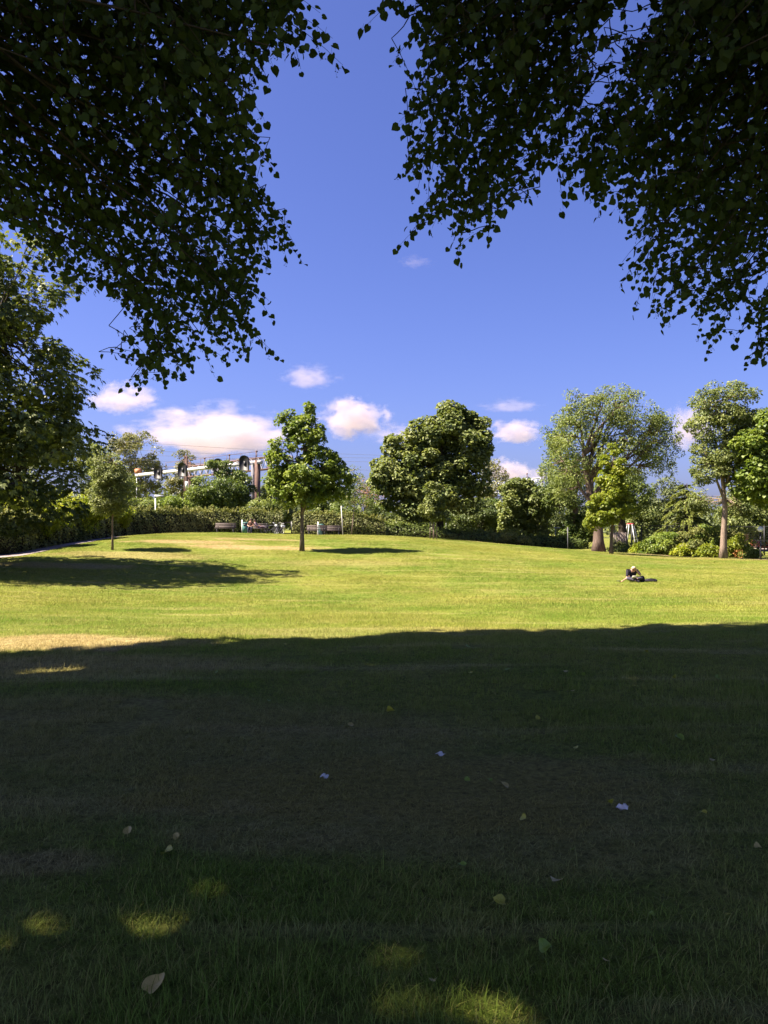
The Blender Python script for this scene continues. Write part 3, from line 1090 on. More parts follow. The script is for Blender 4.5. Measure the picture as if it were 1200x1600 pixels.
# staked sapling in front of the round tree
b_ = at(677, 60)
tree('sapling', 'small yellow green sapling held by three stakes', 'tree', b_,
     [lobe(b_, 679, 772, 15, 22, 60), lobe(b_, 676, 796, 21, 14, 60), lobe(b_, 692, 806, 9, 9, 60)], 0.045, 4.0, 'round', 'bark_grey', 40, 90, 0.34, 0.18, 0.95, 'lobed', limbs=5, fork=0.4, flare=1.1)
for k, (ox, oy) in enumerate(((-0.24, 0.1), (0.03, -0.2), (0.26, 0.12))):
    g = Geo()
    g.tube(np.array([(0, 0, -0.15), (0.01, 0, 0.7), (0.0, 0.01, 1.3)]), [0.042, 0.040, 0.038], 7)
    o = g.build('stake', M['bark_pale'])
    o.location = (b_.x + ox, b_.y + oy, gz(b_.x + ox, b_.y + oy))
    tag(o, ('wooden stake on the left of the small sapling', 'wooden stake at the middle front of the small sapling', 'wooden stake on the right of the small sapling')[k], 'stake', 'stakes round the sapling')

# behind the round tree
b_ = at(770, 112)
tree('poplar_tree', 'hazy grey poplar with bare twigs right of the big round tree', 'tree', b_,
     [lobe(b_, 768, 740, 24, 20, 112), lobe(b_, 775, 765, 26, 22, 112)], 0.2, 9, 'poplar', 'bark_grey', 60, 70, 0.9, 0.26, 0.6, limbs=9, fork=0.25)
b_ = at(818, 82)
tree('bushy_tree', 'dark rounded bushy tree in front of the lattice portal', 'tree', b_,
     [lobe(b_, 818, 785, 32, 36, 82), lobe(b_, 810, 768, 22, 22, 82), lobe(b_, 835, 808, 22, 26, 82), lobe(b_, 800, 812, 20, 24, 82)], 0.16, 4.5, 'round', 'bark_dark', 130, 110, 0.65, 0.24, 0.9, 'broad', limbs=8, fork=0.2)
for (px, d, lb, mt, lobes_) in (
        (745, 88, 'fresh green bush right of the round tree trunk', 'bushgrey', [(745, 805, 38, 26), (720, 812, 26, 20)]),
        (785, 90, 'mid green bush between two lamps under the portal', 'bush', [(785, 800, 28, 24), (770, 815, 24, 20)]),
        (868, 90, 'broad leafy bush left of the big rough trunk', 'bushgrey', [(868, 806, 34, 30), (895, 815, 28, 26), (850, 790, 20, 20)]),
        (908, 80, 'dark bush directly left of the big rough trunk', 'bush', [(905, 828, 26, 24), (890, 838, 20, 14)]),
        (700, 92, 'shaded bush low behind the round tree', 'bush', [(700, 812, 30, 24), (655, 815, 30, 22)]),
        (620, 74, 'leafy bush at the left foot of the round tree', 'ash', [(615, 826, 24, 14), (640, 830, 20, 10)]),
        (425, 84, 'dull green bush between the rusty mast and the sycamore', 'bushgrey', [(425, 785, 24, 26), (440, 800, 22, 18)]),
        (515, 80, 'dark bush behind the sycamore to the right', 'bush', [(512, 790, 26, 30), (495, 800, 22, 20)])):
    b_ = at(px, d)
    bush('bush', lb, b_, [lobe(b_, x, y, w, h, d) for x, y, w, h in lobes_], mt, 90, 115, 0.6, 0.21, 0.75, group='shrubs along the far hedge')

# bright shrubs behind the left hedge
for (px, py, hw, hh, d, lb, mt) in (
        (50, 803, 46, 22, 48, 'bright yellow green shrub nearest the chestnut, behind the hedge', 'lime'),
        (115, 798, 36, 20, 54, 'bright yellow green shrub left of the slim young tree', 'lime'),
        (165, 800, 32, 18, 59.5, 'bright shrub directly behind the thin bare stem', 'lime'),
        (215, 798, 28, 16, 68, 'olive green shrub left of the lamp behind the hedge', 'willow'),
        (268, 796, 28, 20, 70, 'leafy green shrub right of the lamp behind the hedge', 'sycamore'),
        (410, 800, 28, 18, 74, 'olive shrub at the foot of the rusty mast', 'willow'),
        (20, 812, 30, 18, 46, 'dull green shrub under the chestnut at the left edge', 'hedge')):
    b_ = at(px, d)
    bush('shrub', lb, b_, [lobe(b_, px, py, hw, hh, d), lobe(b_, px + hw * 0.5, py + 8, hw * 0.7, hh, d)], mt, 85, 110, 0.5, 0.17, 0.7, group='shrubs behind the left hedge', spikes=8)

# the tall pollarded willow on the right with its two heavy trunks
b_ = at(935, 66)
kk = 66 / FPX
wt = [((x - 935) * kk, 0.0, (862 - y) * kk) for x, y in ((935, 866), (935, 845), (935, 825), (930, 800), (922, 770), (915, 735), (913, 705), (910, 685), (909, 668))]
tree('willow_tree', 'tall airy willow with a thick rough trunk and sparse fine leaves', 'tree', b_,
     [lobe(b_, 905, 690, 48, 64, 66), lobe(b_, 945, 655, 46, 46, 66), lobe(b_, 985, 665, 48, 56, 66), lobe(b_, 1028, 690, 36, 44, 66), lobe(b_, 1000, 715, 52, 34, 66, dd=2), lobe(b_, 885, 745, 34, 40, 66, dd=2), lobe(b_, 955, 618, 34, 16, 66), lobe(b_, 908, 650, 30, 34, 66)],
     0.52, 12, 'willow', 'bark_rough', 270, 88, 0.78, 0.25, 0.34, limbs=20, fork=0.2, trunk_path=wt, up=0.25, droop=0.35, inner=0.3, sides=14, flare=1.25, twig_r=0.022, limb_r=0.36)
b_ = at(880, 80)
kk = 80 / FPX
wt = [((x - 880) * kk, 0.0, (850 - y) * kk) for x, y in ((886, 852), (890, 820), (900, 790), (893, 770), (884, 745), (878, 715), (872, 690), (868, 672))]
tree('willow_tree', 'leaning pollard with a dark heavy limb left of the tall willow', 'tree', b_,
     [lobe(b_, 876, 720, 26, 50, 80), lobe(b_, 890, 765, 40, 34, 80), lobe(b_, 862, 690, 14, 22, 80), lobe(b_, 865, 775, 24, 26, 80)], 0.42, 10, 'bush', 'bark_rough', 130, 110, 0.75, 0.22, 0.6, limbs=9, fork=0.3, trunk_path=wt, up=0.3, droop=0.3, inner=0.35)
b_ = at(955, 59)
tree('maple_tree', 'young yellow green maple with a thin trunk in front of the tall willow', 'tree', b_,
     [lobe(b_, 957, 735, 17, 38, 59), lobe(b_, 952, 768, 26, 30, 59), lobe(b_, 943, 798, 27, 20, 59), lobe(b_, 966, 788, 20, 24, 59), lobe(b_, 928, 815, 12, 9, 59)], 0.15, 6.6, 'maple', 'bark_rough', 130, 105, 0.42, 0.17, 0.95, 'lobed',
     limbs=9, fork=0.35, flare=1.25, twig_r=0.014)
b_ = at(972, 73)
tree('dark_tree', 'shaded tree with a black trunk behind the young maple', 'tree', b_,
     [lobe(b_, 985, 775, 34, 30, 73), lobe(b_, 965, 760, 30, 30, 73)], 0.55, 6, 'bush', 'bark_dark', 90, 120, 0.75, 0.2, 0.6, limbs=7, fork=0.5, trunk_path=[(0, 0, -.2), (0.05, 0, 1.2), (0.0, 0, 2.4), (-.05, 0, 3.8), (0.1, 0, 5.0), (0.1, 0, 6.0)])
# tall tree right
b_ = at(1131, 58)
kk = 58 / FPX
tp_ = [((x - 1131) * kk, 0.0, (870 - y) * kk) for x, y in ((1130, 874), (1130, 850), (1131, 825), (1133, 795), (1131, 765), (1130, 730), (1134, 690), (1136, 650), (1138, 620))]
tree('ash_tree', 'tall open crowned tree with a pale forked trunk among the laurels', 'tree', b_,
     [lobe(b_, 1136, 632, 46, 32, 58), lobe(b_, 1112, 668, 32, 24, 58), lobe(b_, 1160, 660, 32, 28, 58), lobe(b_, 1130, 705, 44, 22, 58), lobe(b_, 1105, 735, 26, 18, 58), lobe(b_, 1150, 735, 30, 22, 58), lobe(b_, 1150, 790, 22, 24, 58, dd=4), lobe(b_, 1098, 780, 18, 18, 58, dd=3)],
     0.29, 11.8, 'ash', 'bark_pale', 210, 125, 0.58, 0.20, 0.55, limbs=14, fork=0.3, trunk_path=tp_, inner=0.5, up=0.5, droop=0.2, sides=12, flare=1.2, limb_r=0.4)
b_ = at(1222, 56)
tree('maple_tree', 'leafy maple at the right edge with a dark trunk', 'tree', b_,
     [lobe(b_, 1200, 700, 46, 50, 56), lobe(b_, 1190, 745, 40, 36, 56), lobe(b_, 1230, 690, 50, 60, 56), lobe(b_, 1180, 690, 22, 20, 56), lobe(b_, 1225, 760, 50, 40, 56)], 0.3, 7.5, 'sycamore', 'bark_dark', 210, 110, 0.65, 0.23, 0.95, 'broad',
     limbs=10, fork=0.3, inner=0.55)
for (px, py, hw, hh, d, lb, mt) in (
        (1040, 790, 34, 40, 96, 'round dull tree seen through the gap beside the climbing frame', 'far'),
        (1165, 800, 40, 34, 78, 'soft green tree behind the red car', 'ash'),
        (1190, 790, 30, 40, 88, 'pale green tree at the right edge behind the maple', 'bushgrey'),
        (1000, 815, 30, 26, 92, 'grey green bush behind the climbing frame', 'ash')):
    b_ = at(px, d)
    tree('round_tree', lb, 'tree', b_, [lobe(b_, px, py, hw, hh, d), lobe(b_, px + hw * 0.5, py + 15, hw * 0.8, hh * 0.8, d)], 0.14, 3.5, mt, 'bark_dark', 100, 100, 0.8, 0.26, 0.75, limbs=6, fork=0.25)


# cedar behind the laurels
def cedar(label, base, height, reach):
    root = thing('cedar_tree', label, 'tree', base)
    g = Geo()
    g.tube(bent((0, 0, -0.2), (0.1, 0, height), 0, 6, 0.006), 0.24 * np.linspace(1.2, 0.1, 6), 9)
    g.build('trunk', M['bark_dark'], root, smooth=True)
    b, f = Geo(), Geo()
    for i in range(95):
        t = RNG.uniform(0.12, 0.98)
        z = height * t
        a = RNG.uniform(0, 2 * math.pi)
        L = reach * (1 - t) ** 0.75 * RNG.uniform(0.7, 1.1) + 0.3
        s = np.linspace(0, 1, 9)
        d2 = np.array([math.cos(a), math.sin(a)])
        p = np.stack([d2[0] * L * s, d2[1] * L * s, z + 0.16 * L * s - 0.5 * L * s ** 2.2], -1)
        gl = gz(base[0] + p[-1, 0], base[1] + p[-1, 1]) - base[2]
        p[:, 2] = np.maximum(p[:, 2], gl + 0.3)
        b.tube(p, np.linspace(0.05, 0.008, 9), 4, cap=False)
        n = int(150 * L / reach) + 30
        u = RNG.uniform(0.12, 1.0, n)
        q = np.stack([np.interp(u, s, p[:, k]) for k in range(3)], -1)
        sd = np.array([-d2[1], d2[0], 0]) * np.sign(RNG.uniform(-1, 1, n))[:, None]
        ax = sd * RNG.uniform(0.3, 1.0, n)[:, None] + np.array([d2[0], d2[1], -0.45]) * 0.8 + RNG.normal(0, 0.2, (n, 3))
        nr = np.array([0, 0, 1.0]) + RNG.normal(0, 0.35, (n, 3))
        add_leaves(f, q, ax, nr, RNG.uniform(0.22, 0.5, n) * (1.1 - 0.4 * u), RNG.uniform(0.07, 0.13, n), 'diamond', np.clip(0.25 + 0.5 * u + RNG.normal(0, 0.12, n), 0, 1))
    b.build('branches', M['bark_dark'], root)
    f.build('crown', M['cedar'], root)


cedar('dark cedar with layered drooping branches behind the laurel bushes', at(1072, 76), 6.6, 4.4)

# laurels in front of the right fence
LA = [(985, 861, 14, 8, 67, 'bush'), (1006, 858, 16, 10, 65, 'lime'), (1024, 851, 18, 16, 64, 'sycamore'), (1050, 848, 26, 18, 63, 'sycamore'), (1082, 846, 28, 22, 62, 'hedge'),
      (1106, 845, 26, 22, 62, 'sycamore'), (1140, 848, 16, 22, 62, 'hedge'), (1154, 854, 19, 16, 60, 'maple'), (1171, 865, 9, 5, 59, 'sycamore'), (1110, 864, 14, 8, 60, 'maple'), (1070, 862, 16, 8, 61.5, 'lime'), (966, 858, 10, 8, 70, 'ash')]
LT = ['shrub between the maple trunk and the climbing frame', 'glossy bright shrub below the climbing frame', 'round dark leaved shrub right of the climbing frame', 'broad laurel bush in the middle of the right border',
      'tall dull green laurel below the cedar', 'leafy laurel left of the pale forked trunk', 'laurel close behind the pale forked trunk', 'yellow green laurel with orange leaves at its foot, right of the forked trunk',
      'low laurel beside the black lamp post', 'low bright shrub at the left foot of the forked trunk', 'low yellow green shrub at the lawn edge under the cedar', 'loose olive shrub just right of the young maple trunk']
for (px, py, hw, hh, d, mt), lb in zip(LA, LT):
    b_ = at(px, d)
    bush('laurel_bush', lb, b_, [lobe(b_, px, py, hw, hh, d), lobe(b_, px - hw * 0.3, py + hh * 0.4, hw * 0.9, hh * 0.7, d)], mt, 44, 110, 0.38, 0.18, 0.6, group='laurels in the right border')
g_ = Geo()
b_ = at(1156, 58.7)
cl_ = rdir(70) * np.array([0.45, 0.2, 0.35]) + np.array([0, 0, 0.35])
add_leaves(g_, np.array(b_) + cl_, rdir(70), rdir(70) + np.array([0, 0, .6]), 0.17, 0.09, 'diamond', RNG.uniform(0, 1, 70))
for k in range(7):
    e_ = np.array(b_) + cl_[k]
    g_.tube(np.array([np.array(b_) + (0, 0, -0.05), e_]), [0.012, 0.006], 4, cap=False, tint=0.1)
M['orange'] = leaf_mat('leaf_orange', (0.24, 0.105, 0.035), (0.36, 0.20, 0.08), 0.3)
tag(g_.build('withered_shrub', M['orange']), 'little withered orange shrub at the foot of the yellow green laurel', 'shrub')

# ------------------------------------------------------------------ hedges
GATE_L, GATE_R = at(441, 69.2), at(457, 69.2)
HL = [(-33, 28.5, 2.1), (at(0, 43.5).x, 43.5, 2.0), (at(70, 49).x, 49, 2.0), (at(140, 56).x, 56, 2.0), (at(200, 62).x, 62, 2.0), (at(300, 67.5).x, 67.5, 2.0), (at(380, 69).x, 69.2, 2.0), (GATE_L.x, 69.6, 2.0)]
hedge('long clipped hedge along the path from the left edge to the gate', HL, 1.5, 'hedge', 240, 0.09, 11)
hedge('clipped hedge behind the benches between the gate and the leaning birch', [(GATE_R.x, 69.8, 1.95), (at(500, 69.8).x, 69.8, 2.0), (at(555, 70.4).x, 70.4, 2.0), (at(600, 71).x, 71, 1.5)], 1.5, 'hedge', 280, 0.085, 11)
hedge('low dark hedge running down behind the round tree to the right', [(at(590, 71.5).x, 71.5, 1.3), (at(660, 73).x, 73, 1.2), (at(740, 75).x, 75, 1.15), (at(840, 78).x, 78, 1.1), (at(905, 79).x, 79, 1.2)], 1.7, 'bush', 230, 0.10, 5)
b_ = at(800, 75.5)
bush('shrub', 'low spreading olive shrub in front of the dark hedge, right of the round tree', b_, [lobe(b_, 785, 838, 32, 10, 75.5, 1.2), lobe(b_, 812, 845, 28, 7, 75.5, 1.0)], 'hedge', 80, 85, 0.35, 0.10, 0.5, spikes=6)

# woods closing the view
def woods():
    f, b = Geo(), Geo()
    for i in range(330):
        a = RNG.uniform(-1.15, 1.15)
        d = RNG.uniform(150, 260)
        x, y = d * math.sin(a), d * math.cos(a)
        h = RNG.uniform(5.0, 9.0)
        z = gz(x, y)
        for k in range(5):
            c = np.array([x + RNG.normal(0, 2.2), y + RNG.normal(0, 2.2), z + h * RNG.uniform(0.15, 0.9)])
            clump_leaves(f, c, np.array([0, 0, 0.6]), RNG.uniform(1.6, 2.8), 38, 1.0, 0.85, 'diamond', 0.75, 0.2, 0.5, 0.2)
        b.tube(np.array([(x, y, z - 0.2), (x, y, z + h * 0.7)]), [0.25, 0.1], 5, cap=False)
    o = f.build('distant_woods', M['far'])
    tag(o, 'far tree line closing the horizon beyond the railway', 'woods', kind='stuff')
    b.build('trunks', M['bark_dark'], o, kind='stuff')


woods()


# ------------------------------------------------------------------ the lindens the photograph is taken under
POLY_L = np.array([(-400, -400), (455, -400), (462, 10), (500, 70), (415, 105), (392, 150), (398, 210), (415, 268), (408, 335), (452, 395), (398, 440), (412, 500), (418, 548),
                   (330, 572), (255, 596), (212, 592), (236, 525), (205, 475), (150, 450), (120, 462), (90, 415), (62, 372), (0, 340), (-400, 330)], float)
POLY_R = np.array([(600, -400), (600, 15), (660, 30), (650, 95), (668, 130), (640, 170), (650, 215), (632, 262), (645, 320), (640, 372), (700, 345), (712, 398), (764, 372), (772, 318),
                   (850, 262), (872, 205), (884, 308), (912, 300), (930, 318), (972, 342), (988, 385), (978, 440), (1002, 478), (1042, 505), (1082, 486), (1100, 545), (1128, 480),
                   (1185, 440), (1165, 500), (1175, 560), (1600, 575), (1600, -400)], float)
GAPS = [np.array([(890, 60), (960, 5), (1010, 5), (1000, 75), (962, 115), (948, 225), (905, 258), (872, 160)], float), np.array([(1165, 455), (1195, 425), (1230, 440), (1230, 470), (1170, 490)], float)]


def inside(px, py, poly):
    px, py = np.asarray(px), np.asarray(py)
    r = np.zeros(px.shape, bool)
    n = len(poly)
    for i in range(n):
        x1, y1 = poly[i]
        x2, y2 = poly[(i + 1) % n]
        c = (y1 > py) != (y2 > py)
        r ^= c & (px < (x2 - x1) * (py - y1) / (y2 - y1 + 1e-12) + x1)
    return r


def heart_proto(k):
    g = Geo()
    add_leaves(g, np.zeros((1, 3)), np.array([[0, 1.0, 0]]), np.array([[0, 0, 1.0]]), 1.0, (0.98, 0.9, 1.05, 0.94)[k], 'heart', (0.3, 0.45, 0.6, 0.75)[k])
    g.tube(np.array([(0, 0.09, 0), (0.02, -0.25, 0.05), (0.0, -0.5, 0.12)]), 0.014, 3, cap=False, tint=0.3)
    return g.mesh('leaf', M['linden'])


HEARTS = [heart_proto(k) for k in range(4)]


FLECKS = []
for (px_, py_, r_) in ((10, 1490, 0.17), (70, 1462, 0.15), (135, 1447, 0.16), (200, 1428, 0.13), (260, 1420, 0.10), (395, 1413, 0.26), (430, 1420, 0.22), (790, 1578, 0.20), (765, 1570, 0.14), (335, 1243, 0.26), (358, 1240, 0.22), (680, 1545, 0.12), (20, 1340, 0.18),
                       (8, 1190, 0.22), (60, 1052, 0.22), (110, 1047, 0.20), (180, 1044, 0.20), (230, 1050, 0.18), (150, 1030, 0.2), (40, 1032, 0.2), (445, 1098, 0.12)):
    p_ = on_ground(px_, py_)
    # along the sun's ray, back from the ground to its height zero
    FLECKS.append((p_.x - to_sun.x / to_sun.z * p_.z, p_.y - to_sun.y / to_sun.z * p_.z, r_))


def linden(label, base, polys, crowns, n_sprays, tips, side, n_shade, seed_group):
    """a big linden: trunk, limbs, drooping sprays of heart shaped leaves towards the lawn, and its high crown"""
    root = thing('linden_tree', label, 'tree', base, 0, seed_group)
    o = np.array(base)
    g = Geo()
    top = np.array([0.2 * side, 0.5, 9.5])
    tp = bent((0, 0, -0.2), top, 0, 7, 0.01)
    g.tube(tp, 0.42 * np.array([1.45, 1.05, 0.95, 0.85, 0.7, 0.5, 0.25]), 14, wob=0.05)
    g.build('trunk', M['bark_dark'], root, smooth=True)
    b, f = Geo(), Geo()
    # tips of the sprays
    starts = []
    if polys is not None:
        while len(starts) < n_sprays:
            if side < 0:
                px, py = RNG.uniform(-120, 520), RNG.uniform(-160, 610)
            else:
                px, py = RNG.uniform(570, 1320), RNG.uniform(-160, 590)
            if not inside(px, py, polys):
                continue
            if any(inside(px, py, gp) for gp in GAPS):
                continue
            d = np.clip(5.3 + max(py, -60) / 600 * 3.3 + RNG.normal(0.3, 0.7), 5.0, 11)
            starts.append((px, py, d, None))
        for t in tips:
            starts.append((t[0], t[1], 5.3 + max(t[1], 0) / 600 * 3.3 + RNG.normal(0, 0.1), t[2:]))
    net = [tp[3:]]
    P = [np.array(pix(s[0], s[1], s[2])) - o for s in starts]
    # branches: from the fork out over the lawn, then arching down
    order = RNG.permutation(len(P))[:160]
    for i in order:
        e = P[i]
        s = tp[3 + int(RNG.integers(0, 3))]
        n = 12
        t = np.linspace(0, 1, n)[:, None]
        mid = s * 0.45 + e * 0.55
        mid[2] = max(s[2], e[2]) + RNG.uniform(0.2, 1.4)
        p = s * (1 - t) ** 2 + 2 * mid * t * (1 - t) + e * t ** 2
        p[1:-1] += RNG.normal(0, 0.05, (n - 2, 3))
        w_ = np.stack([np.interp(np.linspace(0, 1, 60), np.linspace(0, 1, n), p[:, k]) for k in range(3)], -1) + o
        x_, y_ = proj(w_)
        vis_ = (w_[:, 1] > 0.3) & (x_ > -60) & (x_ < 1200) & (y_ > 0) & (y_ < 1600)
        if (vis_ & (~inside(x_, y_, polys) | inside(x_, y_, GAPS[0]))).any():
            continue
        b.tube(p, np.linspace(0.055, 0.004, n), 5, cap=False)
        net.append(p[3:])
    net = np.concatenate(net)
    LP, LA_, LN, LS = [], [], [], []
    seq = sorted(range(len(P)), key=lambda i: np.linalg.norm(P[i] - tp[4]))
    grown = np.zeros((len(net) + 3 * len(P), 3))
    grown[:len(net)] = net
    ng_ = len(net)
    for (s, e) in [(starts[i], P[i]) for i in seq]:
        # a spray ends at e; it grows out of the net, outward and downward
        if s[3]:
            ang, ln = s[3]
            dirn = np.array([math.cos(R(ang)), RNG.normal(0.1, 0.15), math.sin(R(ang))])
        else:
            ang = R(RNG.normal(-52, 26))
            dirn = np.array([-side * math.cos(ang), RNG.normal(0.25, 0.4), math.sin(ang)])
            ln = RNG.uniform(0.3, 0.65)
        dirn /= np.linalg.norm(dirn)
        a = e - dirn * ln
        a[2] += 0.12 * ln
        n = 6
        t = np.linspace(0, 1, n)[:, None]
        c = a * (1 - t) ** 2 + 2 * (a + dirn * ln * 0.5 + np.array([0, 0, 0.10 * ln])) * t * (1 - t) + e * t ** 2
        b.tube(c, np.linspace(0.0045, 0.0012, n), 3, cap=False)
        j = np.argmin(np.linalg.norm(grown[:ng_] - a, axis=1))
        near = np.argsort(np.linalg.norm(grown[:ng_] - a, axis=1))[:40:3]
        for jj in near:
            ln_ = grown[jj] + (a - grown[jj]) * np.array([0.25, 0.5, 0.75])[:, None]
            x_, y_ = proj(ln_ + o)
            if (inside(x_, y_, polys) | (x_ < -20) | (x_ > 1220) | (y_ < -20)).all():
                j = jj
                break
        s0 = grown[j].copy()
        gap = np.linalg.norm(s0 - a)
        if gap < 1.6:
            tw = bent(s0, a, 0.05, 5, 0.025)
            b.tube(tw, [0.007, 0.006, 0.005, 0.0045, 0.004], 3, cap=False)
            for ti in RNG.uniform(0.25, 1, int(gap / 0.07)):
                pt = np.array([np.interp(ti, np.linspace(0, 1, 5), tw[:, k]) for k in range(3)])
                w_ = (pt + o)[None]
                x_, y_ = proj(w_)
                if not inside(x_, y_, polys)[0] or inside(x_, y_, GAPS[0])[0]:
                    continue
                pet = rdir(1)[0] + np.array([0, 0, -0.5])
                LP.append(pt + pet * 0.025)
                LA_.append(pet * 0.5 + np.array([0, 0, -0.5]) + RNG.normal(0, 0.4, 3))
                LN.append(np.array([-side * 0.15, -0.75, 0.30]) + RNG.normal(0, 0.42, 3))
                LS.append(RNG.uniform(0.040, 0.070))
        grown[ng_:ng_ + 3] = c[1:4]
        ng_ += 3
        m = max(4, int(ln / 0.052))
        tt = np.linspace(0.08, 1, m)
        sd = np.cross(dirn, [0, 0, 1.0])
        sd /= np.linalg.norm(sd) + 1e-9
        for q, ti in enumerate(tt):
            pt = np.array([np.interp(ti, t[:, 0], c[:, k]) for k in range(3)])
            sgn = 1 if q % 2 else -1
            pet = dirn * 0.35 + sd * sgn * 0.6 + np.array([0, 0, -0.45]) + RNG.normal(0, 0.3, 3)
            pet /= np.linalg.norm(pet)
            base_ = pt + pet * RNG.uniform(0.02, 0.04)
            LP.append(base_)
            LA_.append(pet * 0.7 + np.array([0, 0, -0.42]) + dirn * 0.3 + RNG.normal(0, 0.62, 3))
            LN.append(np.array([-side * 0.15, -0.70, 0.35]) + RNG.normal(0, 0.55, 3))
            LS.append(RNG.uniform(0.040, 0.074))
    if LP:
        LP, LA_, LN, LS = np.array(LP), unit(np.array(LA_)), np.array(LN), np.array(LS)
        sdv = unit(np.cross(LA_, LN))
        nv = np.cross(sdv, LA_)
        W = LP + o
        px, py = proj(W)
        view = unit(W - np.array([0, 0, EYE]))
        dist = np.linalg.norm(W - np.array([0, 0, EYE]), axis=1)
        area = (LS / dist) ** 2 * np.abs(np.sum(nv * view, 1))
        cell = (np.floor(px / 10) * 4096 + np.floor(py / 10)).astype(np.int64)
        best = {}
        for i in np.argsort(dist):
            best.setdefault(cell[i], i)
        front = np.zeros(len(W), bool)
        front[list(best.values())] = True
        ok = front & (px > 8) & (px < 1192) & (py > 8)
        pick = np.argsort(-(area * ok))[:300]
        single = np.zeros(len(W), bool)
        single[pick] = True
        for i in pick:
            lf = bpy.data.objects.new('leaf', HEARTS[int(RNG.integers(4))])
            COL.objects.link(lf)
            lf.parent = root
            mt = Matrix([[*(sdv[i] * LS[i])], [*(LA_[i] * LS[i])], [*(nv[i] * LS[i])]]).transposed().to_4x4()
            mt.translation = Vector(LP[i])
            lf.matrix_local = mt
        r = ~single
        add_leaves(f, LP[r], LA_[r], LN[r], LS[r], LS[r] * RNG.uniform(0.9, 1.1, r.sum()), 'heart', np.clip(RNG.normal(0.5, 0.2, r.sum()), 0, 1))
        # hanging bracts with their little fruits
        for i in RNG.permutation(len(LP))[:int(len(LP) * 0.16)]:
            q = LP[i]
            dn = np.array([RNG.normal(0, 0.25), RNG.normal(0, 0.25), -1.0])
            f.tube(np.array([q, q + dn * 0.045]), 0.0011, 3, cap=False, tint=0.8)
            add_leaves(f, (q + dn * 0.01)[None], (dn + RNG.normal(0, 0.4, 3))[None], rdir(1), 0.055, 0.013, 'diamond', 0.9)
            for k in range(3):
                e = q + dn * 0.045 + RNG.normal(0, 0.012, 3) + np.array([0, 0, -0.012])
                f.tube(np.array([q + dn * 0.043, e]), 0.0007, 3, cap=False, tint=0.8)
                f.add(e + np.array([(0, 0, .005), (.005, 0, 0), (0, .005, 0), (-.005, 0, 0), (0, -.005, 0), (0, 0, -.005)]), None,
                      [(0, 1, 2), (0, 2, 3), (0, 3, 4), (0, 4, 1), (5, 2, 1), (5, 3, 2), (5, 4, 3), (5, 1, 4)], 0.6)
    # the high crown
    pts, dirs = lobe_points(crowns, n_shade, 0.35)
    mids = []
    cen = np.mean(pts, 0)
    for i, c in enumerate(pts):
        n = 46
        d = unit(rdir(n) + unit(c - cen) * 0.3)
        p = c + d * (0.85 * RNG.uniform(0.2, 1, n) ** 0.5)[:, None] * np.array([1, 1, 0.55])
        w = p + o
        x, y = proj(w)
        seen = (w[:, 1] > 0.3) & (x > -60) & (x < 1260) & (y > -60) & (y < 1700)
        okm = ~seen
        k0 = to_sun.x / to_sun.z
        k1 = to_sun.y / to_sun.z
        gx, gy = w[:, 0] - k0 * w[:, 2], w[:, 1] - k1 * w[:, 2]
        rim = np.interp(gx, [-30, -8, -5, -3, 0, 3, 7, 12, 22], [9.0, 9.8, 10.4, 11.0, 12.4, 13.3, 14.2, 14.0, 14.2])
        rim = rim + 0.20 * np.sin(gx * 1.7) + 0.14 * np.sin(gx * 4.1 + 1) + 0.08 * np.sin(gx * 9.7) + RNG.normal(0, 0.22) - 0.1
        fits = gy < rim
        for (ex, ey, er) in FLECKS:
            fits &= (gx - ex) ** 2 + (gy - ey) ** 2 * 0.8 > er ** 2
        if polys is not None:
            okm |= seen & inside(x, y, polys) & (w[:, 1] > 4.5) & ((x < 320) if side < 0 else (x > 930)) & ~inside(x, y, GAPS[0]) & ~inside(x, y, GAPS[1])
        okm &= fits
        if not okm.any():
            continue
        mids.append(c)
        p, d, sn = p[okm], d[okm], seen[okm]
        k = len(p)
        nr = unit(np.array([0, 0, 0.8]) + RNG.normal(0, 0.5, (k, 3)))
        ax = d + RNG.normal(0, 0.5, (k, 3)) + np.array([0, 0, -0.2])
        S = np.where(sn, 0.13, 0.33) * RNG.uniform(0.7, 1.25, k)
        add_leaves(f, p, ax - nr * np.sum(ax * nr, 1)[:, None], nr, S, S * 0.95, 'diamond', np.clip(RNG.normal(0.5, 0.2, k), 0, 1))
    mids = np.array(mids)
    for c in mids[RNG.permutation(len(mids))[:60]]:
        s = tp[2 + int(RNG.integers(0, 5))]
        p = bent(s, c, 0.08, 6, 0.03)
        w = np.stack([np.interp(np.linspace(0, 1, 60), np.linspace(0, 1, 6), p[:, k]) for k in range(3)], -1) + o
        x, y = proj(w)
        vis = (w[:, 1] > 0.3) & (x > 0) & (x < 1200) & (y > 0) & (y < 1600)
        if polys is None or (~vis | inside(x, y, polys)).all():
            b.tube(p, 0.09 * np.linspace(1, 0.12, 6), 6, cap=False)
    b.build('branches', M['bark_dark'], root, smooth=True)
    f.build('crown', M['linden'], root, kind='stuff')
    return root


